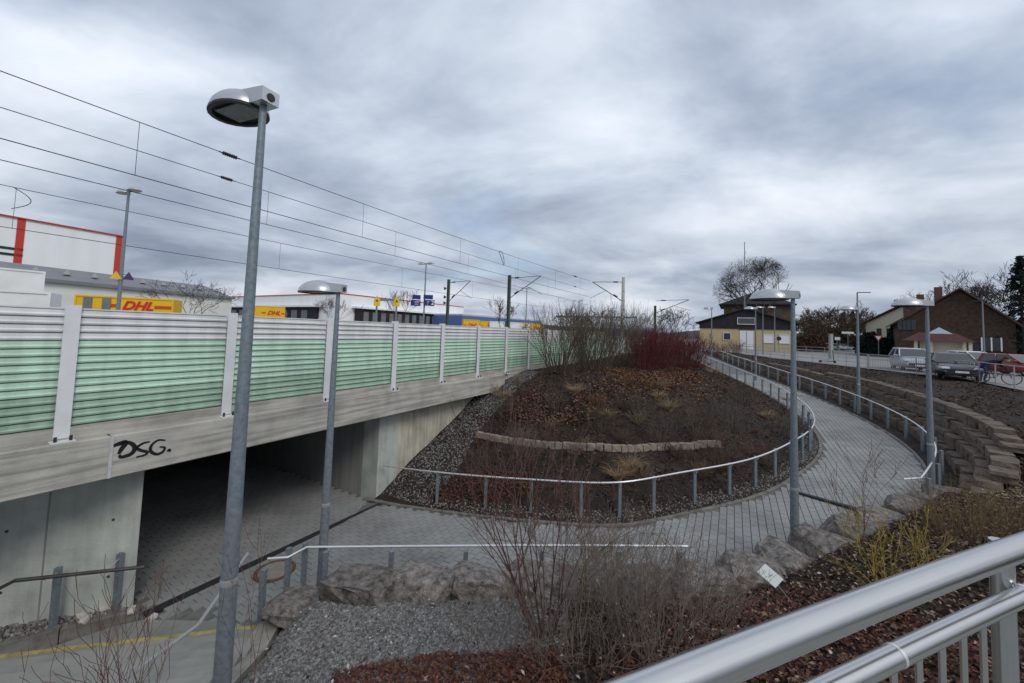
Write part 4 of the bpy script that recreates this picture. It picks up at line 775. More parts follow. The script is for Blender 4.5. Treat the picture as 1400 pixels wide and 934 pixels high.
# trailers and containers -------------------------------------------------
m_yt=mat('trailer_yellow',(.76,.46,.015),.5,vary=.05,scale=.6); m_rt=mat('logo_red',(.60,.02,.03),.5,vary=.04); m_wt=mat('container_white',(.76,.77,.75),.6,vary=.07,scale=.7); m_tyre=mat('tyre_black',(.02,.02,.02),.8)
def trailer(name,label,A_,B_,ztop,m,logo=None,cat='trailer',z0=None,num=None,ribs=True):
    A_=np.array(A_);B_=np.array(B_); d=(B_-A_)[:2]; L=np.linalg.norm(d); d=d/L; n2=np.array((-d[1],d[0])); 
    if n2@A_[:2]<0:n2=-n2
    z0=z0 or STREET+1.1; root=thing(name,label,cat,(A_[0],A_[1],STREET)); ax=WX(d,n2); H=ztop-z0
    body=MB().box(onwall(A_,d,n2,L/2,(z0+ztop)/2,-1.25),(L,2.5,H),ax=ax,bev=.03).build('box_body',m,root)
    fr=MB()
    for z in (z0+.08,ztop-.08): fr.box(onwall(A_,d,n2,L/2,z,.03),(L+.04,.08,.14),ax=ax)
    for s in (.06,L-.06): fr.box(onwall(A_,d,n2,s,(z0+ztop)/2,.035),(.14,.08,H-.3),ax=ax)
    fr.build('edge_frame',m,root)
    MB().box(onwall(A_,d,n2,L/2,z0-.15,-1.2),(L*.96,1.2,.28),ax=ax).build('chassis',m_dark,root)
    for s in (.14,.24,.8,.88): MB().lathe(onwall(A_,d,n2,L*s,STREET+.5,-.25),[(.5,-.15),(.5,.15)],16,ax=((d[0],d[1],0),(0,0,1),(n2[0],n2[1],0))).build('wheel',m_tyre,root)
    for s in (.05,.95): MB().box(onwall(A_,d,n2,L*s,(STREET+z0)/2,-.3),(.12,.12,z0-STREET),ax=ax).build('support_leg',m_dark,root)
    if logo: text_mesh('logo',logo[0],logo[1],m_rt,root,onwall(A_,d,n2,L*logo[2],z0+H*logo[3],.06),(d[0],d[1],0),UP,shear=.35,bold=.035*logo[1]); 
    if logo and logo[1]>.8:
        for k in range(3): MB().box(onwall(A_,d,n2,L*logo[2]+logo[1]*1.7,z0+H*logo[3]-.12+.11*k,.06),(1.4,.02,.05),ax=ax).build('logo_stripe',m_rt,root); MB().box(onwall(A_,d,n2,L*logo[2]-logo[1]*1.55,z0+H*logo[3]-.12+.11*k,.06),(.8,.02,.05),ax=ax).build('logo_stripe',m_rt,root)
    if num: text_mesh('number',num,.55,m_rt,root,onwall(A_,d,n2,L*.62,z0+H*.55,.06),(d[0],d[1],0),UP)
    return root
y1=trailer('box_trailer','yellow box trailer with red italic logo letters parked before the low cream hall',D(103,401,36),D(238,411,39),D(170,406,37.5).z,m_yt,('DHL',1.15,.62,.70))
d1=np.array(D(103,401,36));d2=np.array(D(238,411,39)); dd=(d2-d1)[:2]; L_=np.linalg.norm(dd); dd/=L_; n2=np.array((-dd[1],dd[0]))
for s in (.9,2.2): MB().box(onwall(d1,dd,n2,s,D(170,406,37.5).z-1.5,.04),(.6,.1,2.6),ax=WX(dd,n2)).build('side_door',m_dockd,y1)
trailer('swap_container','white swap container with a small red number and dark tarpaulin roof',D(-70,360,30),D(62,372,34),D(10,366,32).z,m_wt,None,'container',STREET+.9,'304')
t_=trailer('swap_container','plain white container standing in front of the numbered one',D(-80,397,22),D(70,400,24.5),D(0,395,23).z,m_wt,None,'container',STREET+.6)
trailer('box_trailer','yellow trailer with small red logo at the white hall docks, beside the tall lamp post',D(349,419,88),D(390,421,92),D(370,419,90).z,m_yt,('DHL',1.3,.62,.68),z0=STREET+1)
for x0,x1,y,Yd,m_,lab,lg in [(634,656,436.5,88,m_yt,'yellow trailer with red logo beside the green loudspeaker mast',('DHL',1.1,.55,.6)),(657,668,438.5,92,m_yt,'short yellow trailer between two parked trailers',None),(670,690,439,92,m_wt,'white trailer parked between a short yellow trailer and the green platform mast',None),(698,722,440.5,92,m_wt,'white trailer parked between the green platform mast and the last yellow trailer',None),(722,743,442,90,m_yt,'yellow trailer with red logo next to the bushes',('DHL',1.1,.62,.6))]:
    a_=D(x0,y,Yd);b_=D(x1,y+1.2,Yd+1); trailer('box_trailer',lab,a_,b_,(a_.z+b_.z)/2,m_,lg,z0=STREET+.9)
# ================================================================ right hand side buildings
m_beige=mat('beige_render',(.47,.38,.22),.9,vary=.06,scale=1.5,bump=.1,bscale=60); m_slate=mat('dark_slate_cladding',(.022,.02,.025),.75,vary=.2,scale=2); m_win=mat('window_glass',(.03,.035,.04),.12,vary=.1,spec=.6); m_wfr=mat('white_window_frame',(.7,.71,.72),.6,vary=.04); m_brn=mat('brown_brick_wall',(.13,.085,.05),.95,vary=.2,scale=3,bump=.3,bscale=20); m_rt2=mat('brown_tile_roof',(.075,.045,.036),.9,vary=.3,scale=3,bump=.6,bscale=12)
c0=np.array(D(1023,450,66)); sb=thing('station_building','single storey beige station building with black slate gable and white double door','building',(c0[0],c0[1],STREET)); ax=(Nn,T,UP)
def SB(a,f,z): return np.array((c0[0],c0[1],0))+Nn*(a-.4)+T*f+UP*z
zw=6.45; hw=7.2
MB().box(SB(0,7,(STREET+zw)/2),(2*hw-.5,14,zw-STREET),ax=ax).build('wall',m_beige,sb)
MB().extr([(-hw+.2,zw-.02),(-hw+.2,7.35),(0,9.75),(hw-.2,7.35),(hw-.2,zw-.02)],SB(0,-.12,0),Nn,UP,T,14.2).build('slate_gable',m_slate,sb)
rf=MB(); 
for s in (-1,1): rf.extr([(0,9.78),(s*(hw+.35),7.22),(s*(hw+.35),7.42),(0,9.98)],SB(0,-.5,0),Nn,UP,T,15)
rf.build('roof',m_slate,sb)
def opening(par,a,w,z,h,name,mm,frame=True,f=-.03):
    wo=MB().box(SB(a,f,z),(w,.08,h),ax=ax).build(name,mm,par)
    if frame:
        b=MB(); t=.09
        for s in (-1,1): b.box(SB(a+s*(w/2),f-.05,z),(t,.1,h+t),ax=ax)
        for s in (-1,1): b.box(SB(a,f-.05,z+s*h/2),(w-t,.098,t),ax=ax)
        b.build('frame',m_wfr,wo)
    return wo
opening(sb,-2.7,1.1,5.1,1.2,'window',m_win); dr_=opening(sb,.15,1.95,STREET+1.65,3.2,'door',m_wfr,False); MB().box(SB(.15,-.09,STREET+1.6),(.04,.03,3.1),ax=ax).build('door_gap',m_dark,dr_); MB().box(SB(.15,-.06,zw-.1),(2.2,.1,.2),ax=ax).build('lintel',mat('lintel_red',(.16,.04,.035),.7),sb)
for a in (3.3,5.4): opening(sb,a,1.35,4.95,1.35,'shutter',m_wfr,True)
opening(sb,.1,2.5,7.75,1.05,'gable_grille',mat('grey_grille',(.09,.09,.10),.6),True,-.16)
sg=thing('round_sign','small dark round sign on a post before the white shutters','sign',tuple(SB(4.4,-3,STREET))); MB().tube([SB(4.4,-3,STREET),SB(4.4,-3,5.4)],.04,8).build('post',m_galv,sg); MB().lathe(SB(4.4,-3.06,5.0),[(.33,0),(.33,.03)],16,ax=(Nn,UP,-T)).build('disc',m_dark,sg)
# brown brick house behind
b0=np.array(D(1034,430,84)); hb2=thing('brick_house','brown brick two storey house with low hipped roof behind the station building','house',(b0[0],b0[1],STREET))
def HB(a,f,z): return np.array((b0[0],b0[1],0))+Nn*a+T*f+UP*z
ze=D(1034,416,84).z; zp=D(1034,398,84).z; MB().box(HB(0,6,(STREET+ze)/2),(12.2,12,ze-STREET),ax=ax).build('wall',m_brn,hb2)
MB().add([HB(-7,-.8,ze),HB(7,-.8,ze),HB(7,12.8,ze),HB(-7,12.8,ze),HB(-1.,5,zp),HB(1.,5,zp),HB(1,7,zp),HB(-1,7,zp),HB(-7,-.8,ze-.25),HB(7,-.8,ze-.25),HB(7,12.8,ze-.25),HB(-7,12.8,ze-.25)],[(0,1,5,4),(1,2,6,5),(2,3,7,6),(3,0,4,7),(4,5,6,7),(8,9,1,0),(9,10,2,1),(10,11,3,2),(11,8,0,3),(8,11,10,9)]).build('roof',m_slate,hb2)
for a in (-4,-1.4,1.4,4): wi=MB().box(HB(a,-.02,ze-1.7),(1.1,.1,1.5),ax=ax).build('window',m_win,hb2)
am=thing('antenna_mast','slender radio mast rising behind the station roof','antenna',tuple(D(1018,470,74)*Vector((1,1,0)).x if False else (D(1018,440,74).x,74,STREET))); p=D(1018,331,74)
MB().lathe((p.x-.0,74,STREET),[(.16,0),(.12,9),(.06,p.z-STREET)],8).build('pole',m_galv,am); 
for z in (.8,.85,.9): MB().box((p.x+.15,74,STREET+(p.z-STREET)*z),(.25,.1,.5)).build('antenna',m_wt,am)
# cream house and big brown house
m_cream=mat('cream_render',(.58,.54,.40),.9,vary=.05); 
def gable_house(name,label,A_,B_,dep,ze,apex_f,zp,mw,mr,hip=0.,over=.5,apex_dep=None):
    A_=np.array(A_[:2]);B_=np.array(B_[:2]); d=B_-A_;L=np.linalg.norm(d);d/=L;n2=np.array((-d[1],d[0])); 
    if n2@A_<0:n2=-n2
    root=thing(name,label,'house',(A_[0],A_[1],STREET)); q=lambda s,f,z: np.array((A_[0]+d[0]*s+n2[0]*f,A_[1]+d[1]*s+n2[1]*f,z)); xa=L*apex_f
    MB().extr([(0,STREET),(L,STREET),(L,ze),(xa,zp-.15),(0,ze)],q(0,0,0),(d[0],d[1],0),UP,(n2[0],n2[1],0),dep).build('wall',mw,root)
    b=MB()
    for s0,s1 in ((xa,-over),(xa,L+over)):
        zs=zp-(zp-ze)*abs(s1-xa)/abs((0 if s1<xa else L)-xa)
        b.extr([(s0,zp),(s1,zs),(s1,zs+.22),(s0,zp+.22)],q(0,-over,0),(d[0],d[1],0),UP,(n2[0],n2[1],0),dep+2*over)
    b.build('roof',mr,root); return root,q,d,n2,L
h1,q1,d1_,n1_,L1=gable_house('cream_house','cream rendered house with red brown roof and a chimney behind the dark hedge',D(1184,450,84),D(1240,450,74),14,D(1200,441,80).z,.98,D(1240,417,75).z,m_cream,m_rt2)
MB().box(q1(L1*.42,3,D(1215,418,78).z),(.8,.8,2.8)).build('chimney',m_brn,h1)
for s in (.35,.6): MB().box(q1(L1*s,-.03,STREET+4.2),(1.2,.1,1.4),ax=((d1_[0],d1_[1],0),(n1_[0],n1_[1],0),(0,0,1))).build('window',m_win,h1)
h2,q2f,d2_,n2_,L2=gable_house('large_brown_house','large brown shingled house with steep asymmetrical roof and two chimneys','x' and D(1226,450,52),D(1389,450,45.5),14,D(1226,441,52).z,.57,D(1320,394,47).z,mat('dark_shingle_wall',(.058,.038,.028),.95,vary=.3,scale=3,bump=.4,bscale=14),m_rt2)
ax2=((d2_[0],d2_[1],0),(n2_[0],n2_[1],0),(0,0,1))
for s,yy in ((.26,402),(.43,392)): zc=D(1280,yy,49).z; MB().box(q2f(L2*s,4,zc-.9),(.7,.7,2.6),ax=ax2).build('chimney',mat('brick_chimney',(.14,.07,.06),.9),h2)
for s in (.035,.075,.115,.155): MB().box(q2f(L2*s,-.04,STREET+4.4),(.5,.1,1.3),ax=ax2).build('window',m_win,h2)
wi=MB().box(q2f(L2*.81,-.04,STREET+2.2),(1.5,.1,1.5),ax=ax2).build('window',m_win,h2); b=MB()
for o_ in (-.75,0,.75): b.box(q2f(L2*.81+o_,-.1,STREET+2.2),(.12,.08,1.6),ax=ax2)
b.build('frame',m_wfr,wi); MB().box(q2f(L2*.70,-.03,STREET+1.1),(1.1,.1,2.2),ax=ax2).build('door',m_dark,h2)
# porch with red roof and glass pyramid
pc=np.array(D(1278,470,41)); po=thing('porch','cream walled entrance porch with red brown hipped roof and small glass pyramid','porch',(pc[0],pc[1],STREET)); PQ=lambda s,f,z: pc*[1,1,0]+np.array((d2_[0]*s+n2_[0]*f,d2_[1]*s+n2_[1]*f,z))
MB().box(PQ(.6,1.6,STREET+1.15),(2.9,2.4,2.3),ax=ax2).build('wall',m_cream,po)
for s in (-1.4,-.3,2.0,2.4): MB().box(PQ(s,-.2,STREET+1.15),(.25,.25,2.3),ax=ax2).build('pillar',m_cream,po)
z=STREET+2.3; MB().add([PQ(-2.2,-.7,z),PQ(2.7,-.7,z),PQ(2.7,4,z),PQ(-2.2,4,z),PQ(-1.,1.1,z+.9),PQ(1.6,1.1,z+.9),PQ(1.6,2,z+.9),PQ(-1.,2,z+.9)],[(0,1,5,4),(1,2,6,5),(2,3,7,6),(3,0,4,7),(4,5,6,7),(0,3,2,1)]).build('roof',mat('red_brown_tile',(.075,.03,.026),.85,vary=.25,scale=4,bump=.4,bscale=15),po)
MB().add([PQ(-.4,.9,z+.8),PQ(1.4,.9,z+.8),PQ(1.4,2.4,z+.8),PQ(-.4,2.4,z+.8),PQ(.5,1.6,z+1.5)],[(0,1,4),(1,2,4),(2,3,4),(3,0,4),(0,3,2,1)]).build('skylight',mat('skylight_glass',(.30,.36,.40),.2,vary=.05,spec=.6),po)
# ================================================================ cars
def lerp(a,b,f): return a+(b-a)*f
m_cg=mat('car_glass',(.02,.024,.028),.08,vary=.05,spec=.7); m_lamp=mat('headlamp_clear',(.62,.64,.66),.15,vary=.05,spec=.6); m_plate=mat('number_plate',(.7,.7,.68),.5); m_rim=mat('alloy_rim',(.42,.43,.44),.35,.8); m_tail=mat('tail_lamp_red',(.35,.01,.01),.3)
def car(label,paint,L=4.4,Wd=1.8,H=1.5,suv=False,name='parked_car'):
    root=thing(name,label,'car'); hL=L/2; gb=.2 if not suv else .24; belt=.92 if not suv else 1.02; hood=.80 if not suv else .95
    st=[(-hL,.45,hood*.72,.78),(-hL+.1,.30,hood*.98,.90),(-hL+.5,gb,belt*.99,.98),(-.9,gb,belt+.03,1.),(.45,gb,belt,1.),(.95,gb,hood+.09,1.),(hL-.55,gb,hood,.97),(hL-.14,.27,hood*.84,.88),(hL,.38,hood*.62,.74)]
    if not suv: st[1]=(-hL+.1,.32,.93,.88); st[2]=(-hL+.5,gb,.98,.96)
    V=[];prof=[(.0,0),(.86,0),(.98,.18),(1.,.5),(.97,.78),(.88,.97),(.70,1.0),(0,1.015)]
    pts=[(p,z) for p,z in prof]; full=[(p,z) for p,z in pts]+[(-p,z) for p,z in pts[1:-1]][::-1]; k=len(full)
    for x,z0,z1,wf in st:
        for p,z in full: V.append((x,p*Wd/2*wf,z0+(z1-z0)*z))
    Fc=[(i*k+j,i*k+(j+1)%k,(i+1)*k+(j+1)%k,(i+1)*k+j) for i in range(len(st)-1) for j in range(k)]+[tuple(range(k))[::-1],tuple(range((len(st)-1)*k,len(st)*k))]
    bo=MB().add(V,Fc).build('body',paint,root,smooth=True)
    rx0,rx1=(-1.4,.05) if suv else (-1.35,.12); bx0,bx1=(-hL+.22,1.12) if suv else (-hL+.62,1.08); zb=belt-.02; zt=H
    wb,wt=Wd/2*.93,Wd/2*.70
    def cab(i0,i1,z,wd): return [(i0,-wd,z),(i1,-wd*.97,z),(i1,wd*.97,z),(i0,wd,z)]
    g=MB(); g.add(cab(bx0,bx1,zb,wb)+cab(lerp(bx0,rx0,.9),lerp(bx1,rx1,.9),lerp(zb,zt,.88),lerp(wb,wt,.9)),[(0,1,5,4),(1,2,6,5),(2,3,7,6),(3,0,4,7),(4,5,6,7)]); g.build('windows',m_cg,root)
    r_=MB(); r_.add(cab(lerp(bx0,rx0,.86),lerp(bx1,rx1,.88),lerp(zb,zt,.86),lerp(wb,wt,.86)+.012)+cab(rx0,rx1,zt-.03,wt+.01)+cab(rx0+.25,rx1-.2,zt,wt-.16),[(0,1,5,4),(1,2,6,5),(2,3,7,6),(3,0,4,7),(4,5,9,8),(5,6,10,9),(6,7,11,10),(7,4,8,11),(8,9,10,11)]); r_.build('roof',paint,root,smooth=True)
    pl_=MB()
    for s in (-1,1):
        for (xa,xb,w_) in ((bx1,rx1,.045),(bx0,rx0,.07),((bx0+bx1)/2-.1,(rx0+rx1)/2,.035)):
            pl_.tube([(xa,s*wb*.985,zb),(lerp(xa,xb,.95),s*lerp(wb,wt,.95),lerp(zb,zt,.93))],w_,5)
    pl_.build('window_pillars',paint,root)
    for s in (-1,1):
        for x in (-L*.31,L*.31):
            wy=s*(Wd/2-.17); w_=MB().lathe((x,wy,.33),[(.2,-.1),(.31,-.1),(.335,-.06),(.335,.06),(.31,.1),(.2,.1)],20,ax=((1,0,0),(0,0,1),(0,1,0))).build('wheel',m_tyre,root,smooth=True)
            rm_=MB(); rm_.lathe((x,wy+s*.085,.33),[(.21,-.02),(.21,.02),(.05,.03)],14,ax=((1,0,0),(0,0,1),(0,1,0))); rm_.build('rim',m_rim,w_)
            MB().lathe((x,s*(Wd/2-.10),.35),[(.36,-.03),(.385,.01),(.35,.012)],20,ax=((1,0,0),(0,0,1),(0,1,0))).build('wheel_arch',m_dark,root)
        MB().box((hL-.13,s*Wd*.36,hood*.80),(.26,.36,.13),rz=-s*.35,bev=.03).build('headlight',m_lamp,root); MB().box((-hL+.07,s*Wd*.37,hood*.86),(.12,.26,.16),bev=.02).build('tail_light',m_tail,root)
        MB().box((.86,s*(Wd/2+.06),belt+.06),(.14,.2,.13),bev=.03).build('side_mirror',paint,root); MB().box((-.1,s*(Wd/2+.004),belt-.16),(.18,.02,.03)).build('door_handle',m_dark,root)
    MB().box((hL-.04,0,.52),(.12,Wd*.62,.17),bev=.02).build('grille',m_dark,root); MB().box((hL+.022,0,.45),(.02,.52,.11)).build('number_plate',m_plate,root); MB().box((hL-.06,0,.31),(.12,Wd*.7,.08),bev=.02).build('lower_intake',m_dark,root)
    return root
m_silver=mat('silver_paint',(.42,.44,.48),.28,.5,vary=.03,spec=.6); m_dkb=mat('dark_grey_paint',(.05,.06,.075),.22,.4,vary=.04,spec=.7); m_wp=mat('white_paint',(.62,.63,.64),.3,vary=.03,spec=.6); m_rp=mat('dark_red_paint',(.20,.022,.022),.28,.1,vary=.04,spec=.6)
def put_car(c,x,y,Yd,ang):
    p=D(x,y,Yd); place(c,(p.x,p.y,STREET+.004),ang); return c
put_car(car('silver grey SUV parked with its nose towards the bank',m_silver,4.4,1.82,1.62,True),1246,492,29.,R(-124))
put_car(car('dark grey hatchback facing the railing with a white number plate',m_dkb,4.4,1.82,1.48),1301,500,23.6,R(-128))
put_car(car('white car parked behind the dark grey hatchback',m_wp,4.3,1.78,1.5),1331,488,32,R(-100))
put_car(car('dark red car parked behind the bicycle',m_rp,4.3,1.78,1.45),1388,495,27.5,R(-95))
for k,(x,Yd,pm,lab) in enumerate([(1141,95,m_wp,'white car far away under the brown trees'),(1149,97,m_silver,'silver car far away next to a white car'),(1157,99,m_dkb,'dark car far away beside the pale sign board')]): put_car(car(lab,pm),x,474,Yd,R(-60))
# ---------------------------------------------------------------- street railings
m_rlg=mat('grey_railing_steel',(.36,.37,.37),.5,.4,vary=.12,scale=6)
def street_rail(label,pts,h,rails,step,bal=0):
    P=np.array([(p[0],p[1],STREET) for p in pts]); S=np.concatenate([[0],np.cumsum(np.linalg.norm(np.diff(P,axis=0),axis=1))]); at=lambda s: np.array([np.interp(s,S,P[:,k]) for k in range(3)])
    root=thing('street_railing',label,'railing',tuple(P[0])); n_=max(1,round(S[-1]/step))
    for k in range(n_+1): MB().tube([at(S[-1]*k/n_)-UP*.2,at(S[-1]*k/n_)+UP*h],.026,8).build('post',m_rlg,root)
    for z in rails: MB().tube([at(s)+UP*z for s in np.linspace(0,S[-1],n_*2+1)],.024 if z==h else .016,8).build('rail',m_rlg,root)
    if bal:
        for s in np.arange(.06,S[-1],bal): MB().tube([at(s)+UP*.12,at(s)+UP*(h-.02)],.011,5).build('bar',m_rlg,root)
    return root
fr_=[(26.6,55.0),(27.1,38.6),(26.6,31.9),(26.45,29.4)]
street_rail('three bar grey railing along the forecourt above the planted bank',fr_,1.05,(1.05,.7,.38),2.)
street_rail('grey railing with close vertical bars in front of the parked cars',[(26.45,29.3),(26.4,27.2),(25.5,21.8)],1.05,(1.05,.12),1.9,.13)
street_rail('grey railing continuing past the bicycle at the car park edge',[(25.4,21.5),(23,17.8),(21.2,13.5)],1.05,(1.05,.6),2.,0)
street_rail('pale railing along the station forecourt behind the scooter',[D(1000,478,60),D(1090,472,54),D(1135,478,50),D(1165,481,46)],1.1,(1.1,.75,.4),2.2)
# e-scooter
p=D(1131,492,35.5); es=thing('electric_scooter','black electric kick scooter parked on the forecourt','scooter',(p.x,p.y,STREET)); q=np.array((p.x,p.y,STREET)); dx=np.array((.85,-.5,0)); dx/=np.linalg.norm(dx)
MB().box(q+UP*.14,(.85,.17,.06),ax=(dx,np.cross(UP,dx),UP),bev=.015).build('deck',m_dark,es)
for s in (-.5,.52): MB().lathe(q+dx*s+UP*.11,[(.06,-.03),(.11,-.02),(.11,.02),(.06,.03)],14,ax=(dx,UP,np.cross(UP,dx))).build('wheel',m_tyre,es)
MB().tube([q+dx*.48+UP*.12,q+dx*.38+UP*1.12],.03,8).build('stem',m_dark,es); sdv=np.cross(UP,dx); MB().tube([q+dx*.37+UP*1.12-sdv*.25,q+dx*.37+UP*1.12+sdv*.25],.02,8).build('handlebar',m_dark,es)
# bicycle and the person bending over it
p=D(1361,508,20.6); bq=np.array((p.x,p.y,STREET)); bd=np.array((.72,-.69,0)); bd/=np.linalg.norm(bd); bs=np.cross(UP,bd)
bi=thing('bicycle','dark bicycle standing at the railing beside the bending person','bicycle',tuple(bq)); P=lambda s,z,o=0: bq+bd*s+UP*z+bs*o
def ring(c,r,t,n=22): return [c+bd*r*math.cos(a)+UP*r*math.sin(a) for a in np.linspace(0,2*math.pi,n+1)]
for s in (-.52,.52):
    w_=MB().tube(ring(P(s,.34),.33,.02),.02,6,cap=False).build('wheel',m_tyre,bi); sp_=MB()
    for a in np.linspace(0,math.pi,7)[:-1]: e=bd*math.cos(a)*.32+UP*math.sin(a)*.32; sp_.tube([P(s,.34)-e,P(s,.34)+e],.003,3)
    sp_.build('spokes',m_rim,w_)
fb=MB()
for a,b in (((-.52,.34),(-.05,.30)),((-.52,.34),(-.18,.82)),((-.05,.30),(-.18,.86)),((-.05,.30),(.36,.80)),((-.17,.80),(.36,.84)),((.36,.90),(.52,.34))): fb.tube([P(*a),P(*b)],.018,6)
fb.build('frame',m_dark,bi); MB().box(P(-.2,.92),(.26,.14,.06),ax=(bd,bs,UP),bev=.015).build('saddle',m_dark,bi); MB().tube([P(.36,.90),P(.38,1.02)],.015,6).tube([P(.34,1.02,-.28),P(.40,1.03),P(.34,1.02,.28)],.014,6).build('handlebar',m_dark,bi); MB().tube([P(-.05,.30,-.12),P(-.05,.30,.12)],.02,6).build('pedals',m_dark,bi)
def skin_body(name,verts,edges,m,parent,sub=1):
    org=np.array(ORG[parent.name]); me=bpy.data.meshes.new(name); me.from_pydata([tuple(np.array(v[:3])-org) for v in verts],edges,[]); o=bpy.data.objects.new(name,me); COL.objects.link(o)
    md=o.modifiers.new('s','SKIN'); 
    for i,v in enumerate(verts): me.skin_vertices[0].data[i].radius=(v[3],v[3] if len(v)<5 else v[4])
    me.skin_vertices[0].data[0].use_root=True; o.modifiers.new('d','SUBSURF').levels=sub; o.modifiers['d'].render_levels=sub
    dg=bpy.context.evaluated_depsgraph_get(); m2=bpy.data.meshes.new_from_object(o.evaluated_get(dg)); bpy.data.objects.remove(o); m2.polygons.foreach_set('use_smooth',[True]*len(m2.polygons)); m2.materials.clear(); m2.materials.append(m)
    return link(name,m2,None,parent)
pq=np.array((D(1352,505,21.3).x,21.3,STREET)); pe=thing('person','person in dark jacket and blue jeans bending forward over a bicycle','person',tuple(pq)); B=lambda s,o,z: tuple(pq+bd*s+bs*o+UP*z)
m_jk=mat('dark_jacket',(.018,.018,.024),.85,vary=.2); m_jean=mat('blue_jeans',(.035,.05,.12),.9,vary=.15); m_skin=mat('skin',(.45,.28,.21),.6); m_hair=mat('dark_hair',(.03,.02,.015),.8)
bv=[B(-.18,0,.92)+(.15,.13),B(.08,0,1.10)+(.15,.12),B(.32,0,1.2)+(.17,.12),B(.44,0,1.22)+(.06,.06),B(.52,0,1.24)+(.055,.055),
 B(.34,.2,1.17)+(.07,.07),B(.42,.25,.92)+(.05,.05),B(.6,.22,.78)+(.038,.038),B(.66,.21,.76)+(.04,.03),B(.34,-.2,1.17)+(.07,.07),B(.42,-.25,.92)+(.05,.05),B(.6,-.22,.78)+(.038,.038),B(.66,-.21,.76)+(.04,.03)]
skin_body('jacket',bv,[(0,1),(1,2),(2,3),(3,4),(2,5),(5,6),(6,7),(7,8),(2,9),(9,10),(10,11),(11,12)],m_jk,pe,2)
lv=[B(-.18,0,.90)+(.14,.13),B(-.16,.1,.84)+(.09,.09),B(-.06,.12,.47)+(.062,.062),B(-.16,.12,.1)+(.048,.048),B(-.04,.13,.04)+(.045,.035),B(-.16,-.1,.84)+(.09,.09),B(-.1,-.12,.47)+(.062,.062),B(-.2,-.12,.1)+(.048,.048),B(-.08,-.13,.04)+(.045,.035)]
skin_body('trousers',lv,[(0,1),(1,2),(2,3),(3,4),(0,5),(5,6),(6,7),(7,8)],m_jean,pe,2)
hd=MB(); nu=12
hc=np.array(B(.62,0,1.26)); V=[]
for j in range(9):
    ph=-math.pi/2+math.pi*j/8
    for i in range(nu): th=2*math.pi*i/nu; V.append(hc+bd*(.10*math.cos(ph)*math.cos(th)*(1.12))+bs*.078*math.cos(ph)*math.sin(th)+UP*.115*math.sin(ph)+bd*.02*max(0,-math.sin(ph)))
hd.add(V,[(j*nu+i,j*nu+(i+1)%nu,(j+1)*nu+(i+1)%nu,(j+1)*nu+i) for j in range(8) for i in range(nu)]); ho=hd.build('head',m_skin,pe,smooth=True); MB().lathe(hc+UP*.02-bd*.015,[(.118,0),(.115,.06),(.07,.115),(.01,.13)],14).build('hair',m_hair,ho,smooth=True)
# ---------------------------------------------------------------- small street things on the far right
def sign_post(label,x,y,Yd,w_,h_,m_,tri=False,name='road_sign'):
    p=np.array(D(x,y,Yd)); r,a=facing(p); root=thing(name,label,'sign',(p[0],p[1],STREET)); MB().tube([(p[0],p[1],STREET),(p[0],p[1],p[2])],.05,8).build('post',m_galv,root)
    if tri: MB().extr([(-w_/2,h_/2),(w_/2,h_/2),(0,-h_/2)],p-a*.06,r,UP,a,.03).build('plate',m_,root); MB().extr([(-w_*.32,h_*.38),(w_*.32,h_*.38),(0,-h_*.27)],p-a*.075,r,UP,a,.01).build('white_face',m_wtx,root)
    else: MB().box(p-a*.05,(w_,.05,h_),ax=(r,a,UP)).build('plate',m_,root)
    return root
sign_post('red bordered give way triangle before the dark hedge',1201,463,55,.95,.85,m_red,True)
s_=sign_post('wide white direction board on a post beneath the brown trees',1159,455,75,1.75,.38,m_wtx)
sign_post('small white sign board with dark middle near the far parked cars',1145,463,80,.85,.6,m_wtx)
p=D(1136,466,45); pi=thing('info_pillar','square grey pillar standing on the station forecourt','pillar',(p.x,p.y,STREET)); MB().box((p.x,p.y,(STREET+D(1136,457,45).z)/2),(.3,.3,D(1136,457,45).z-STREET),bev=.03).build('column',mat('pillar_grey',(.28,.31,.29),.7),pi); MB().box((p.x,p.y,D(1136,457,45).z+.03),(.36,.36,.06)).build('cap',m_galv,pi)
p=np.array(D(1053,787,5.45)); ps=thing('plant_label','small white plant label on a tilted thin stick in the planted bank','plant label',tuple(p)); r,a=facing(p)
tn=UP*.72-a*.65-r*.15; tn/=np.linalg.norm(tn); t1=r-tn*(r@tn); t1/=np.linalg.norm(t1); t2=np.cross(tn,t1); tl_=t1*math.cos(.6)-t2*math.sin(.6); tu=np.cross(tn,tl_)
MB().box(p,(.25,.16,.004),ax=(tl_,tu,tn)).build('plate',mat('label_white',(.72,.75,.70),.4,vary=.03),ps); foot=p+r*.33+a*.12; foot[2]=tz(foot[0],foot[1])-.05
MB().tube([p+tn*-.004,foot],.006,6).build('stick',m_head,ps)
for o_,m_ in ((.01,m_grn),):
    MB().tube([p+tn*.003-tu*.04,p+tn*.003+tu*.035+tl_*.01],.0025,4).tube([p+tn*.003,p+tn*.003+tu*.02+tl_*.03],.002,4).tube([p+tn*.003-tu*.01,p+tn*.003+tu*.01-tl_*.03],.002,4).build('plant_drawing',m_,ps)
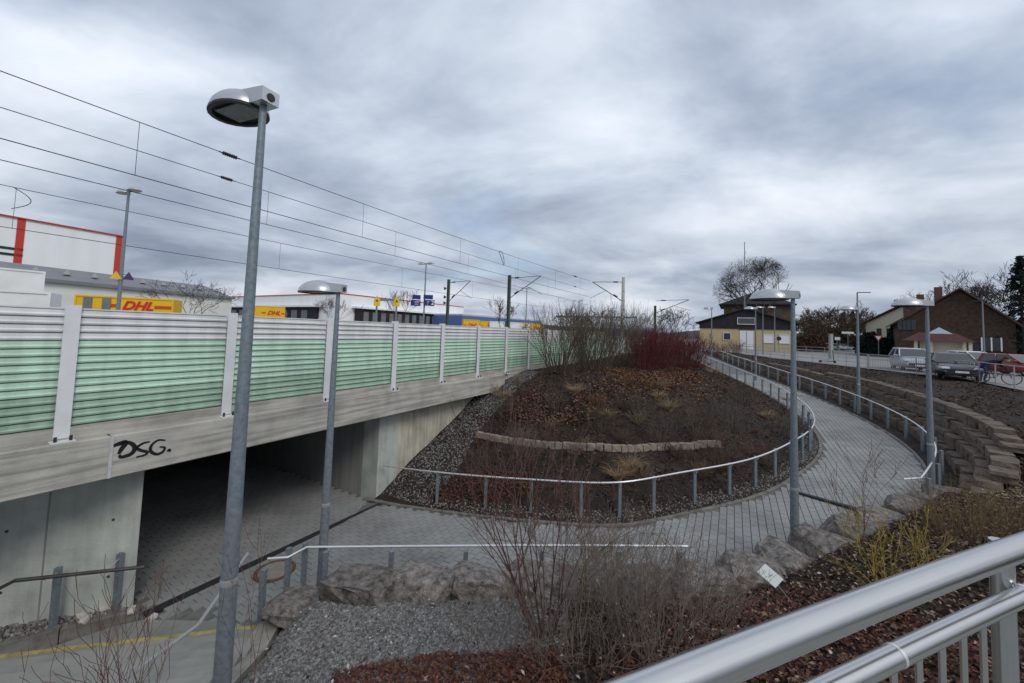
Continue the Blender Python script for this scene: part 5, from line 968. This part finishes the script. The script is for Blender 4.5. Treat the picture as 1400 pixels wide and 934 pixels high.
# ================================================================ vegetation
m_tw=mat('grey_brown_twig',(.10,.078,.066),.9,vary=.25,scale=8); m_rtw=mat('reddish_twig',(.115,.058,.052),.85,vary=.25,scale=8); m_dog=mat('red_dogwood_stem',(.095,.022,.022),.85,vary=.25,scale=5); m_olv=mat('olive_brown_twig',(.085,.068,.045),.9,vary=.25,scale=5); m_lich=mat('yellow_lichen_bark',(.27,.20,.035),.9,vary=.45,scale=16,c2=(.09,.07,.04)); m_bark=mat('tree_bark',(.055,.045,.04),.95,vary=.3,scale=4); m_straw=mat('straw_grass',(.30,.21,.12),.9,vary=.3,scale=4,island=.3); m_dkgr=mat('dark_evergreen',(.012,.018,.014),.95,vary=.4,scale=2,island=.5)
def shrub(label,x,y,z,n,h,spread,m,seed,lev=2,r=.008,nb=3,up=.12,bend=.22,cat='shrub',name='bare_shrub',group=None,spr=.55,seg=4,base=.12,minr=.0016,ratio=.55,lean=(0,0),sides=3):
    rg=np.random.RandomState(seed); S=[]
    for k in range(n):
        a=rg.uniform(0,6.283); t=spread*math.sqrt(rg.uniform(0,1)); d=np.array((math.cos(a)*t+lean[0],math.sin(a)*t+lean[1],1.)); b=np.array((x+math.cos(a)*base*rg.uniform(0,1),y+math.sin(a)*base*rg.uniform(0,1),z-.05))
        grow(S,b,d,h*rg.uniform(.6,1.0),r*rg.uniform(.6,1.1),lev,rg,nb,bend,up,ratio,seg,.35,spr,minr)
    o=twigs(name,S,m,org=(x,y,z),sides=sides); return tag(o,label,cat,group)
def ground_px(x,y,z=1.):
    for _ in range(14):
        p=G(x,y,z); z=.5*z+.5*tz(p.x,p.y)
    return G(x,y,z)
p=ground_px(742,868); shrub('tall reddish multi stemmed bare sapling on the bank in front of the path',p.x,p.y,p.z,13,1.75,.5,m_rtw,21,2,.017,4,.16,.16,name='bare_sapling',spr=.5,ratio=.6,minr=.0025,base=.16,lean=(-.12,0))
p=ground_px(792,852); shrub('slender bare sapling with yellowish lichen bark beside the reddish one',p.x,p.y,p.z,3,1.15,.22,mat('lichen_twig',(.14,.105,.055),.9,vary=.4,scale=14),22,3,.017,3,.1,.25,name='bare_sapling',spr=.75,ratio=.62,minr=.0022)
for k,(x,y,h,lab) in enumerate([(700,905,.55,'low grey twiggy shrub at the gravel edge'),(790,915,.75,'dense grey twiggy shrub below the reddish sapling'),(850,840,.8,'wide mound of fine grey twigs next to the boulders'),(900,905,.75,'fine brown twiggy shrub above the steel top rail'),(960,850,.6,'small twiggy shrub beside the plant label'),(830,780,.55,'low fine twigs just behind the handrail boulders')]):
    p=ground_px(x,y); shrub(lab,p.x,p.y,p.z,(30,40,75,75,70,50)[k],h,.8,mat('pale_grey_twig',(.165,.13,.11),.9,vary=.25,scale=8),40+k,2,.0065,3,.1,.25,name='twiggy_shrub',base=.45,minr=.0017,ratio=.55)
p=ground_px(1218,842); shrub('yellow lichen covered bare shrub behind the steel railing',p.x,p.y,p.z,15,1.0,.62,m_lich,60,2,.014,4,.1,.22,spr=.6,minr=.0028,ratio=.5)
p=ground_px(1172,765); shrub('thin rose stems with tiny buds above the boulders',p.x,p.y,p.z,6,1.35,.25,m_rtw,61,2,.006,4,.18,.15,minr=.002,spr=.45,ratio=.4)
for k,(x,y) in enumerate([(1340,745),(1385,725),(1300,730)]): p=ground_px(x,y); shrub('low ochre brown grassy shrub at the foot of the stone wall end',p.x,p.y,p.z,90,.65,.8,mat('ochre_twig',(.17,.115,.06),.9,vary=.3,scale=4),70+k,1,.004,3,.05,.2,name='twiggy_shrub',group='ochre shrubs by the wall end',base=.5,minr=.0018)
for k,(x,y) in enumerate([(-2.35,2.65),(-2.75,3.25),(-2.1,2.35),(-1.75,2.75)]): shrub('thin red budded twigs growing beside the concrete steps',x,y,tz(x,y) if True else 1,5,1.0,.45,m_rtw,80+k,2,.006,3,.12,.16,group='red twigs beside the steps',minr=.0016,lean=(-.35,.1),ratio=.5)
# bushes on top of the mound
for k,(x,Y,h,m_,lab) in enumerate([(765,17.2,1.9,m_olv,'big grey brown bare bush against the noise barrier end'),(815,18.6,2.0,m_olv,'bare bush in the middle of the mound top'),(850,21.5,2.1,m_tw,'bare brown bush below the pale mast'),(800,24,2.2,m_tw,'tall bare bush behind the mound top'),(885,27,2.2,m_tw,'pale brown bare bush behind the red stems')]):
    p=D(x,480,Y); shrub(lab,p.x,p.y,tz(p.x,p.y),90,h,.7,m_,100+k,2,.017,3,.12,.15,name='bare_bush',base=.7,minr=.0042,spr=.4,ratio=.55)
for k,(x,Y,h) in enumerate([(880,20.5,1.35),(905,21.5,1.45),(930,23.0,1.4),(948,24.5,1.35),(895,24,1.5)]):
    p=D(x,480,Y); shrub('bush of upright dark red stems on the mound top',p.x,p.y,tz(p.x,p.y),90,h,.65,m_dog,120+k,2,.013,3,.12,.14,name='red_stem_bush',group='red stemmed bushes',base=.6,minr=.005,spr=.3,ratio=.5)
for k,(x,y) in enumerate([(930,470),(985,470),(1005,473)]):
    p=D(x,476,42+2*k); shrub('small reddish bare bush at the top of the path',p.x,p.y,max(tz(p.x,p.y),2.4),70,1.2,.7,mat('dull_red_twig',(.12,.05,.045),.9,vary=.2),130+k,1,.012,3,.1,.2,name='bare_bush',group='reddish bushes by the path top',base=.6,minr=.007)
for k,(x,y,h) in enumerate([(690,570,.5),(720,640,.6),(820,590,.55),(905,610,.7),(955,600,.75),(1000,590,.7),(990,640,.75),(1080,600,.6),(870,570,.45),(760,560,.45),(1020,555,.5),(940,560,.45)]):
    p=ground_px(x,y,2); shrub('thin dark bare shrub planted in the mulched mound',p.x,p.y,p.z,34,h*1.25,.8,m_tw if k%2 else m_olv,150+k,2,.008,3,.1,.25,group='thin shrubs on the mound',minr=.0022,base=.2)
for k in range(34):
    rgk=np.random.RandomState(900+k); x,y=rgk.uniform(670,1090),rgk.uniform(515,660); p=ground_px(x,y,2); I_,d_=near([p.x],[p.y])
    if d_[0]<CD[I_[0],3]+.5: continue
    shrub('low dead brown perennial clump on the mulched mound',p.x,p.y,p.z,46,rgk.uniform(.22,.45),1.,[mat('dead_brown_stalk',(.10,.065,.045),.95,vary=.3),mat('dead_rust_stalk',(.13,.062,.038),.95,vary=.3),mat('dead_tan_stalk',(.19,.14,.09),.95,vary=.3)][k%3],700+k,1,.006,3,.05,.3,name='dead_perennial',cat='plant',group='dead perennials on the mound',base=.02,minr=.0025)
# dry grass tufts
def tuft(label,x,y,z,n,h,seed,group=None,m=m_straw):
    rg=np.random.RandomState(seed); S=[]
    for k in range(n):
        a=rg.uniform(0,6.283); t=rg.uniform(.1,.75); d=np.array((math.cos(a)*t,math.sin(a)*t,1.)); p=np.array((x+math.cos(a)*.1*rg.uniform(0,1),y+math.sin(a)*.1*rg.uniform(0,1),z-.03)); L=h*rg.uniform(.5,1.)
        for i in range(4): d=d/np.linalg.norm(d); q=p+d*L/4; S.append((*p,*q,.006*(1-i*.22),.006*(1-(i+1)*.22)+.0005)); p=q; d=d+np.array((math.cos(a),math.sin(a),0))*.22-UP*.24
    return tag(twigs('grass_tuft',S,m,org=(x,y,z)),label,'grass tuft',group)
for k,(x,y,h) in enumerate([(785,538,.6),(915,562,.75),(862,645,.75),(845,655,.6),(1047,572,.55),(900,545,.5),(970,500,.9),(975,512,.7),(688,545,.6),(830,570,.45),(1075,548,.4)]):
    p=ground_px(x,y,2); tuft('tan tuft of dry ornamental grass on the mound',p.x,p.y,p.z,150,h,200+k,'dry grass tufts on the mound')
# ---------------------------------------------------------------- trees
def tree(label,x,y,z,H,seed,m,lev=5,nb=3,r=.3,spr=.75,trunk=.25,ratio=.7,name='bare_tree',minr=.02,up=.1,group=None,env=0,lm=1.):
    rg=np.random.RandomState(seed); root=thing(name,label,'tree',(x,y,z),group); T_=[];S=[]
    h0=H*trunk; T_.append((x,y,z-.3,x,y,z+h0*.5,r*1.25,r)); T_.append((x,y,z+h0*.5,x,y,z+h0,r,r*.85))
    twigs('trunk',T_,m,root,sides=8); L0=(H-h0)*(1-ratio)/(1-ratio**(lev+1))*1.15*lm
    for k in range(4 if lev>3 else 3):
        a=k*1.7+rg.uniform(0,.8); grow(S,(x,y,z+h0*rg.uniform(.75,1)),(math.cos(a)*rg.uniform(.25,.9),math.sin(a)*rg.uniform(.25,.9),1),L0*rg.uniform(.85,1.15),r*.55,lev,rg,nb,.22,up,ratio,3,.55,spr,minr)
    S=np.array(S)
    if env: k_=((S[:,3]-x)/env)**2+((S[:,4]-y)/env)**2+((S[:,5]-(z+H*.62))/(H*.40))**2<.78+.35*rg.uniform(0,1,len(S)); S=S[k_]
    twigs('crown',S,m,root); return root
p=D(1030,440,78); tree('large round crowned bare tree rising behind the station roof',p.x,p.y,STREET,D(1030,353,78).z-STREET,301,m_bark,6,4,.5,.75,.2,.72,minr=.013,up=.04,env=7.0,lm=1.35)
p=D(262,425,46); tree('bare spreading tree in front of the low cream hall',p.x,p.y,STREET,D(262,376,46).z-STREET,302,m_bark,4,3,.12,.8,.2,.7,minr=.014)
p=D(549,430,90); tree('small bare tree before the depot docks',p.x,p.y,STREET,D(549,394,90).z-STREET,303,m_rtw,4,3,.12,.5,.2,.7,minr=.022,up=.2)
p=D(455,430,90); tree('small bare tree behind the lamp at the depot',p.x,p.y,STREET,D(455,403,90).z-STREET,304,m_rtw,4,3,.1,.55,.2,.7,minr=.022,up=.2)
p=D(687,440,75); tree('thin bare tree beside the green platform mast',p.x,p.y,STREET,D(687,416,75).z-STREET,305,m_rtw,4,3,.1,.5,.2,.7,minr=.02,up=.2)
for k,(x,Y,yt) in enumerate([(1098,92,424),(1112,88,432),(1128,95,425),(1145,90,424),(1160,100,428),(1175,92,432),(1086,80,440),(1185,105,434)]):
    p=D(x,450,Y); tree('brown bare roadside tree in the clump beyond the forecourt',p.x,p.y,STREET,D(x,yt,Y).z-STREET,310+k,mat('brown_twigs',(.085,.06,.04),.95,vary=.3,scale=1),5,3,.2,.7,.15,.72,minr=.035,group='trees beyond the forecourt')
for k,(x,Y,yt) in enumerate([(780,95,420),(815,90,418),(795,110,424),(905,120,428),(925,110,426)]):
    p=D(x,450,Y); tree('bare brown tree far along the railway',p.x,p.y,STREET,D(x,yt,Y).z-STREET,330+k,m_bark,4,3,.2,.7,.15,.72,minr=.035,group='trees along the railway')
for k,(x,Y,yt) in enumerate([(1300,70,378),(1358,62,380),(1375,66,384)]):
    p=D(x,450,Y); tree('bare tree rising behind the large brown house',p.x,p.y,STREET,D(x,yt,Y).z-STREET,340+k,m_bark,5,3,.25,.6,.3,.7,minr=.022,group='trees behind the brown house')
def conifer(label,x,y,z,H,Rb,seed,name='fir_tree'):
    rg=np.random.RandomState(seed); root=thing(name,label,'tree',(x,y,z)); twigs('trunk',[(x,y,z-.3,x,y,z+H*.98,.22,.03)],m_bark,root,sides=8); P=[];Q=[]
    V=[];Fq=[];c=0
    for k in range(240):
        f=rg.uniform(.04,1.)**.8; zz_=z+H*f; Rr=Rb*(1-f)**.85+.15; a=rg.uniform(0,6.283); d=np.array((math.cos(a),math.sin(a),-.18))
        for j in range(16):
            s=rg.uniform(.15,1.)*Rr; p=np.array((x,y,zz_))+d*s+rg.normal(0,.12,3); e=rg.normal(0,1,3); e/=np.linalg.norm(e); g=np.cross(e,d); g/=np.linalg.norm(g)+1e-9; w_=rg.uniform(.10,.22)
            V+= [p-e*w_,p-g*w_*.5,p+e*w_,p+g*w_*.5]; Fq.append((c,c+1,c+2,c+3)); c+=4
    npmesh('crown',np.array(V),np.array(Fq),m_dkgr,root); return root
p=D(1398,450,46); conifer('dark fir tree at the corner of the large brown house',p.x,p.y,STREET,D(1398,352,46).z-STREET,3.3,350)
p=D(1132,450,110); 
for k,(x,Y,yt) in enumerate([(1153,108,427),(1166,112,426)]): p=D(x,450,Y); conifer('dark conifer top behind the brown roadside trees' if k else 'short dark conifer among the brown roadside trees',p.x,p.y,STREET,D(x,yt,Y).z-STREET,2.2,351+k)
def hedge(label,x0,x1,ytop,Y,dep,seed,m,name='hedge',n=7000,s=.16):
    rg=np.random.RandomState(seed); A_=D(x0,470,Y);B_=D(x1,470,Y-2); H=D((x0+x1)/2,ytop,Y).z-STREET; V=[]
    u=rg.uniform(0,1,n); v=rg.uniform(-1,1,n); w_=rg.uniform(0,1,n)**.7; prof=(.75+.25*np.sin(u*9+seed)+.12*np.sin(u*23))*np.sqrt(np.clip(1-(2*u-1)**6,0.05,1)); P=np.c_[A_.x+(B_.x-A_.x)*u,A_.y+(B_.y-A_.y)*u+v*dep/2*np.sqrt(1-w_**2*.8),STREET+H*w_*prof]
    e=rg.normal(0,1,(n,3)); e/=np.linalg.norm(e,axis=1)[:,None]; g=np.cross(e,rg.normal(0,1,(n,3))); g/=np.linalg.norm(g,axis=1)[:,None]; q=s*rg.uniform(.6,1.3,(n,1))
    V=np.stack([P-e*q,P-g*q*.6,P+e*q,P+g*q*.6],1).reshape(-1,3); return tag(npmesh(name,V,np.arange(n*4).reshape(-1,4),m,org=(A_.x,A_.y,STREET)),label,'hedge')
hedge('dark evergreen hedge in front of the cream house',1182,1262,447,58,4,360,m_dkgr,n=12000,s=.2)
hedge('brown clipped beech hedge beside the station forecourt',1090,1128,459,72,3,361,mat('brown_beech_leaf',(.10,.05,.035),.95,vary=.3,island=.4),n=7000)
hedge('dark leafy thicket under the brown roadside trees',1084,1185,446,104,8,362,mat('brown_thicket',(.055,.045,.03),.95,vary=.3,island=.5),name='thicket',n=14000,s=.3)
hedge('dark conifer hedge at the foot of the fir tree',1386,1460,440,48,4,363,m_dkgr,n=7000,s=.2)
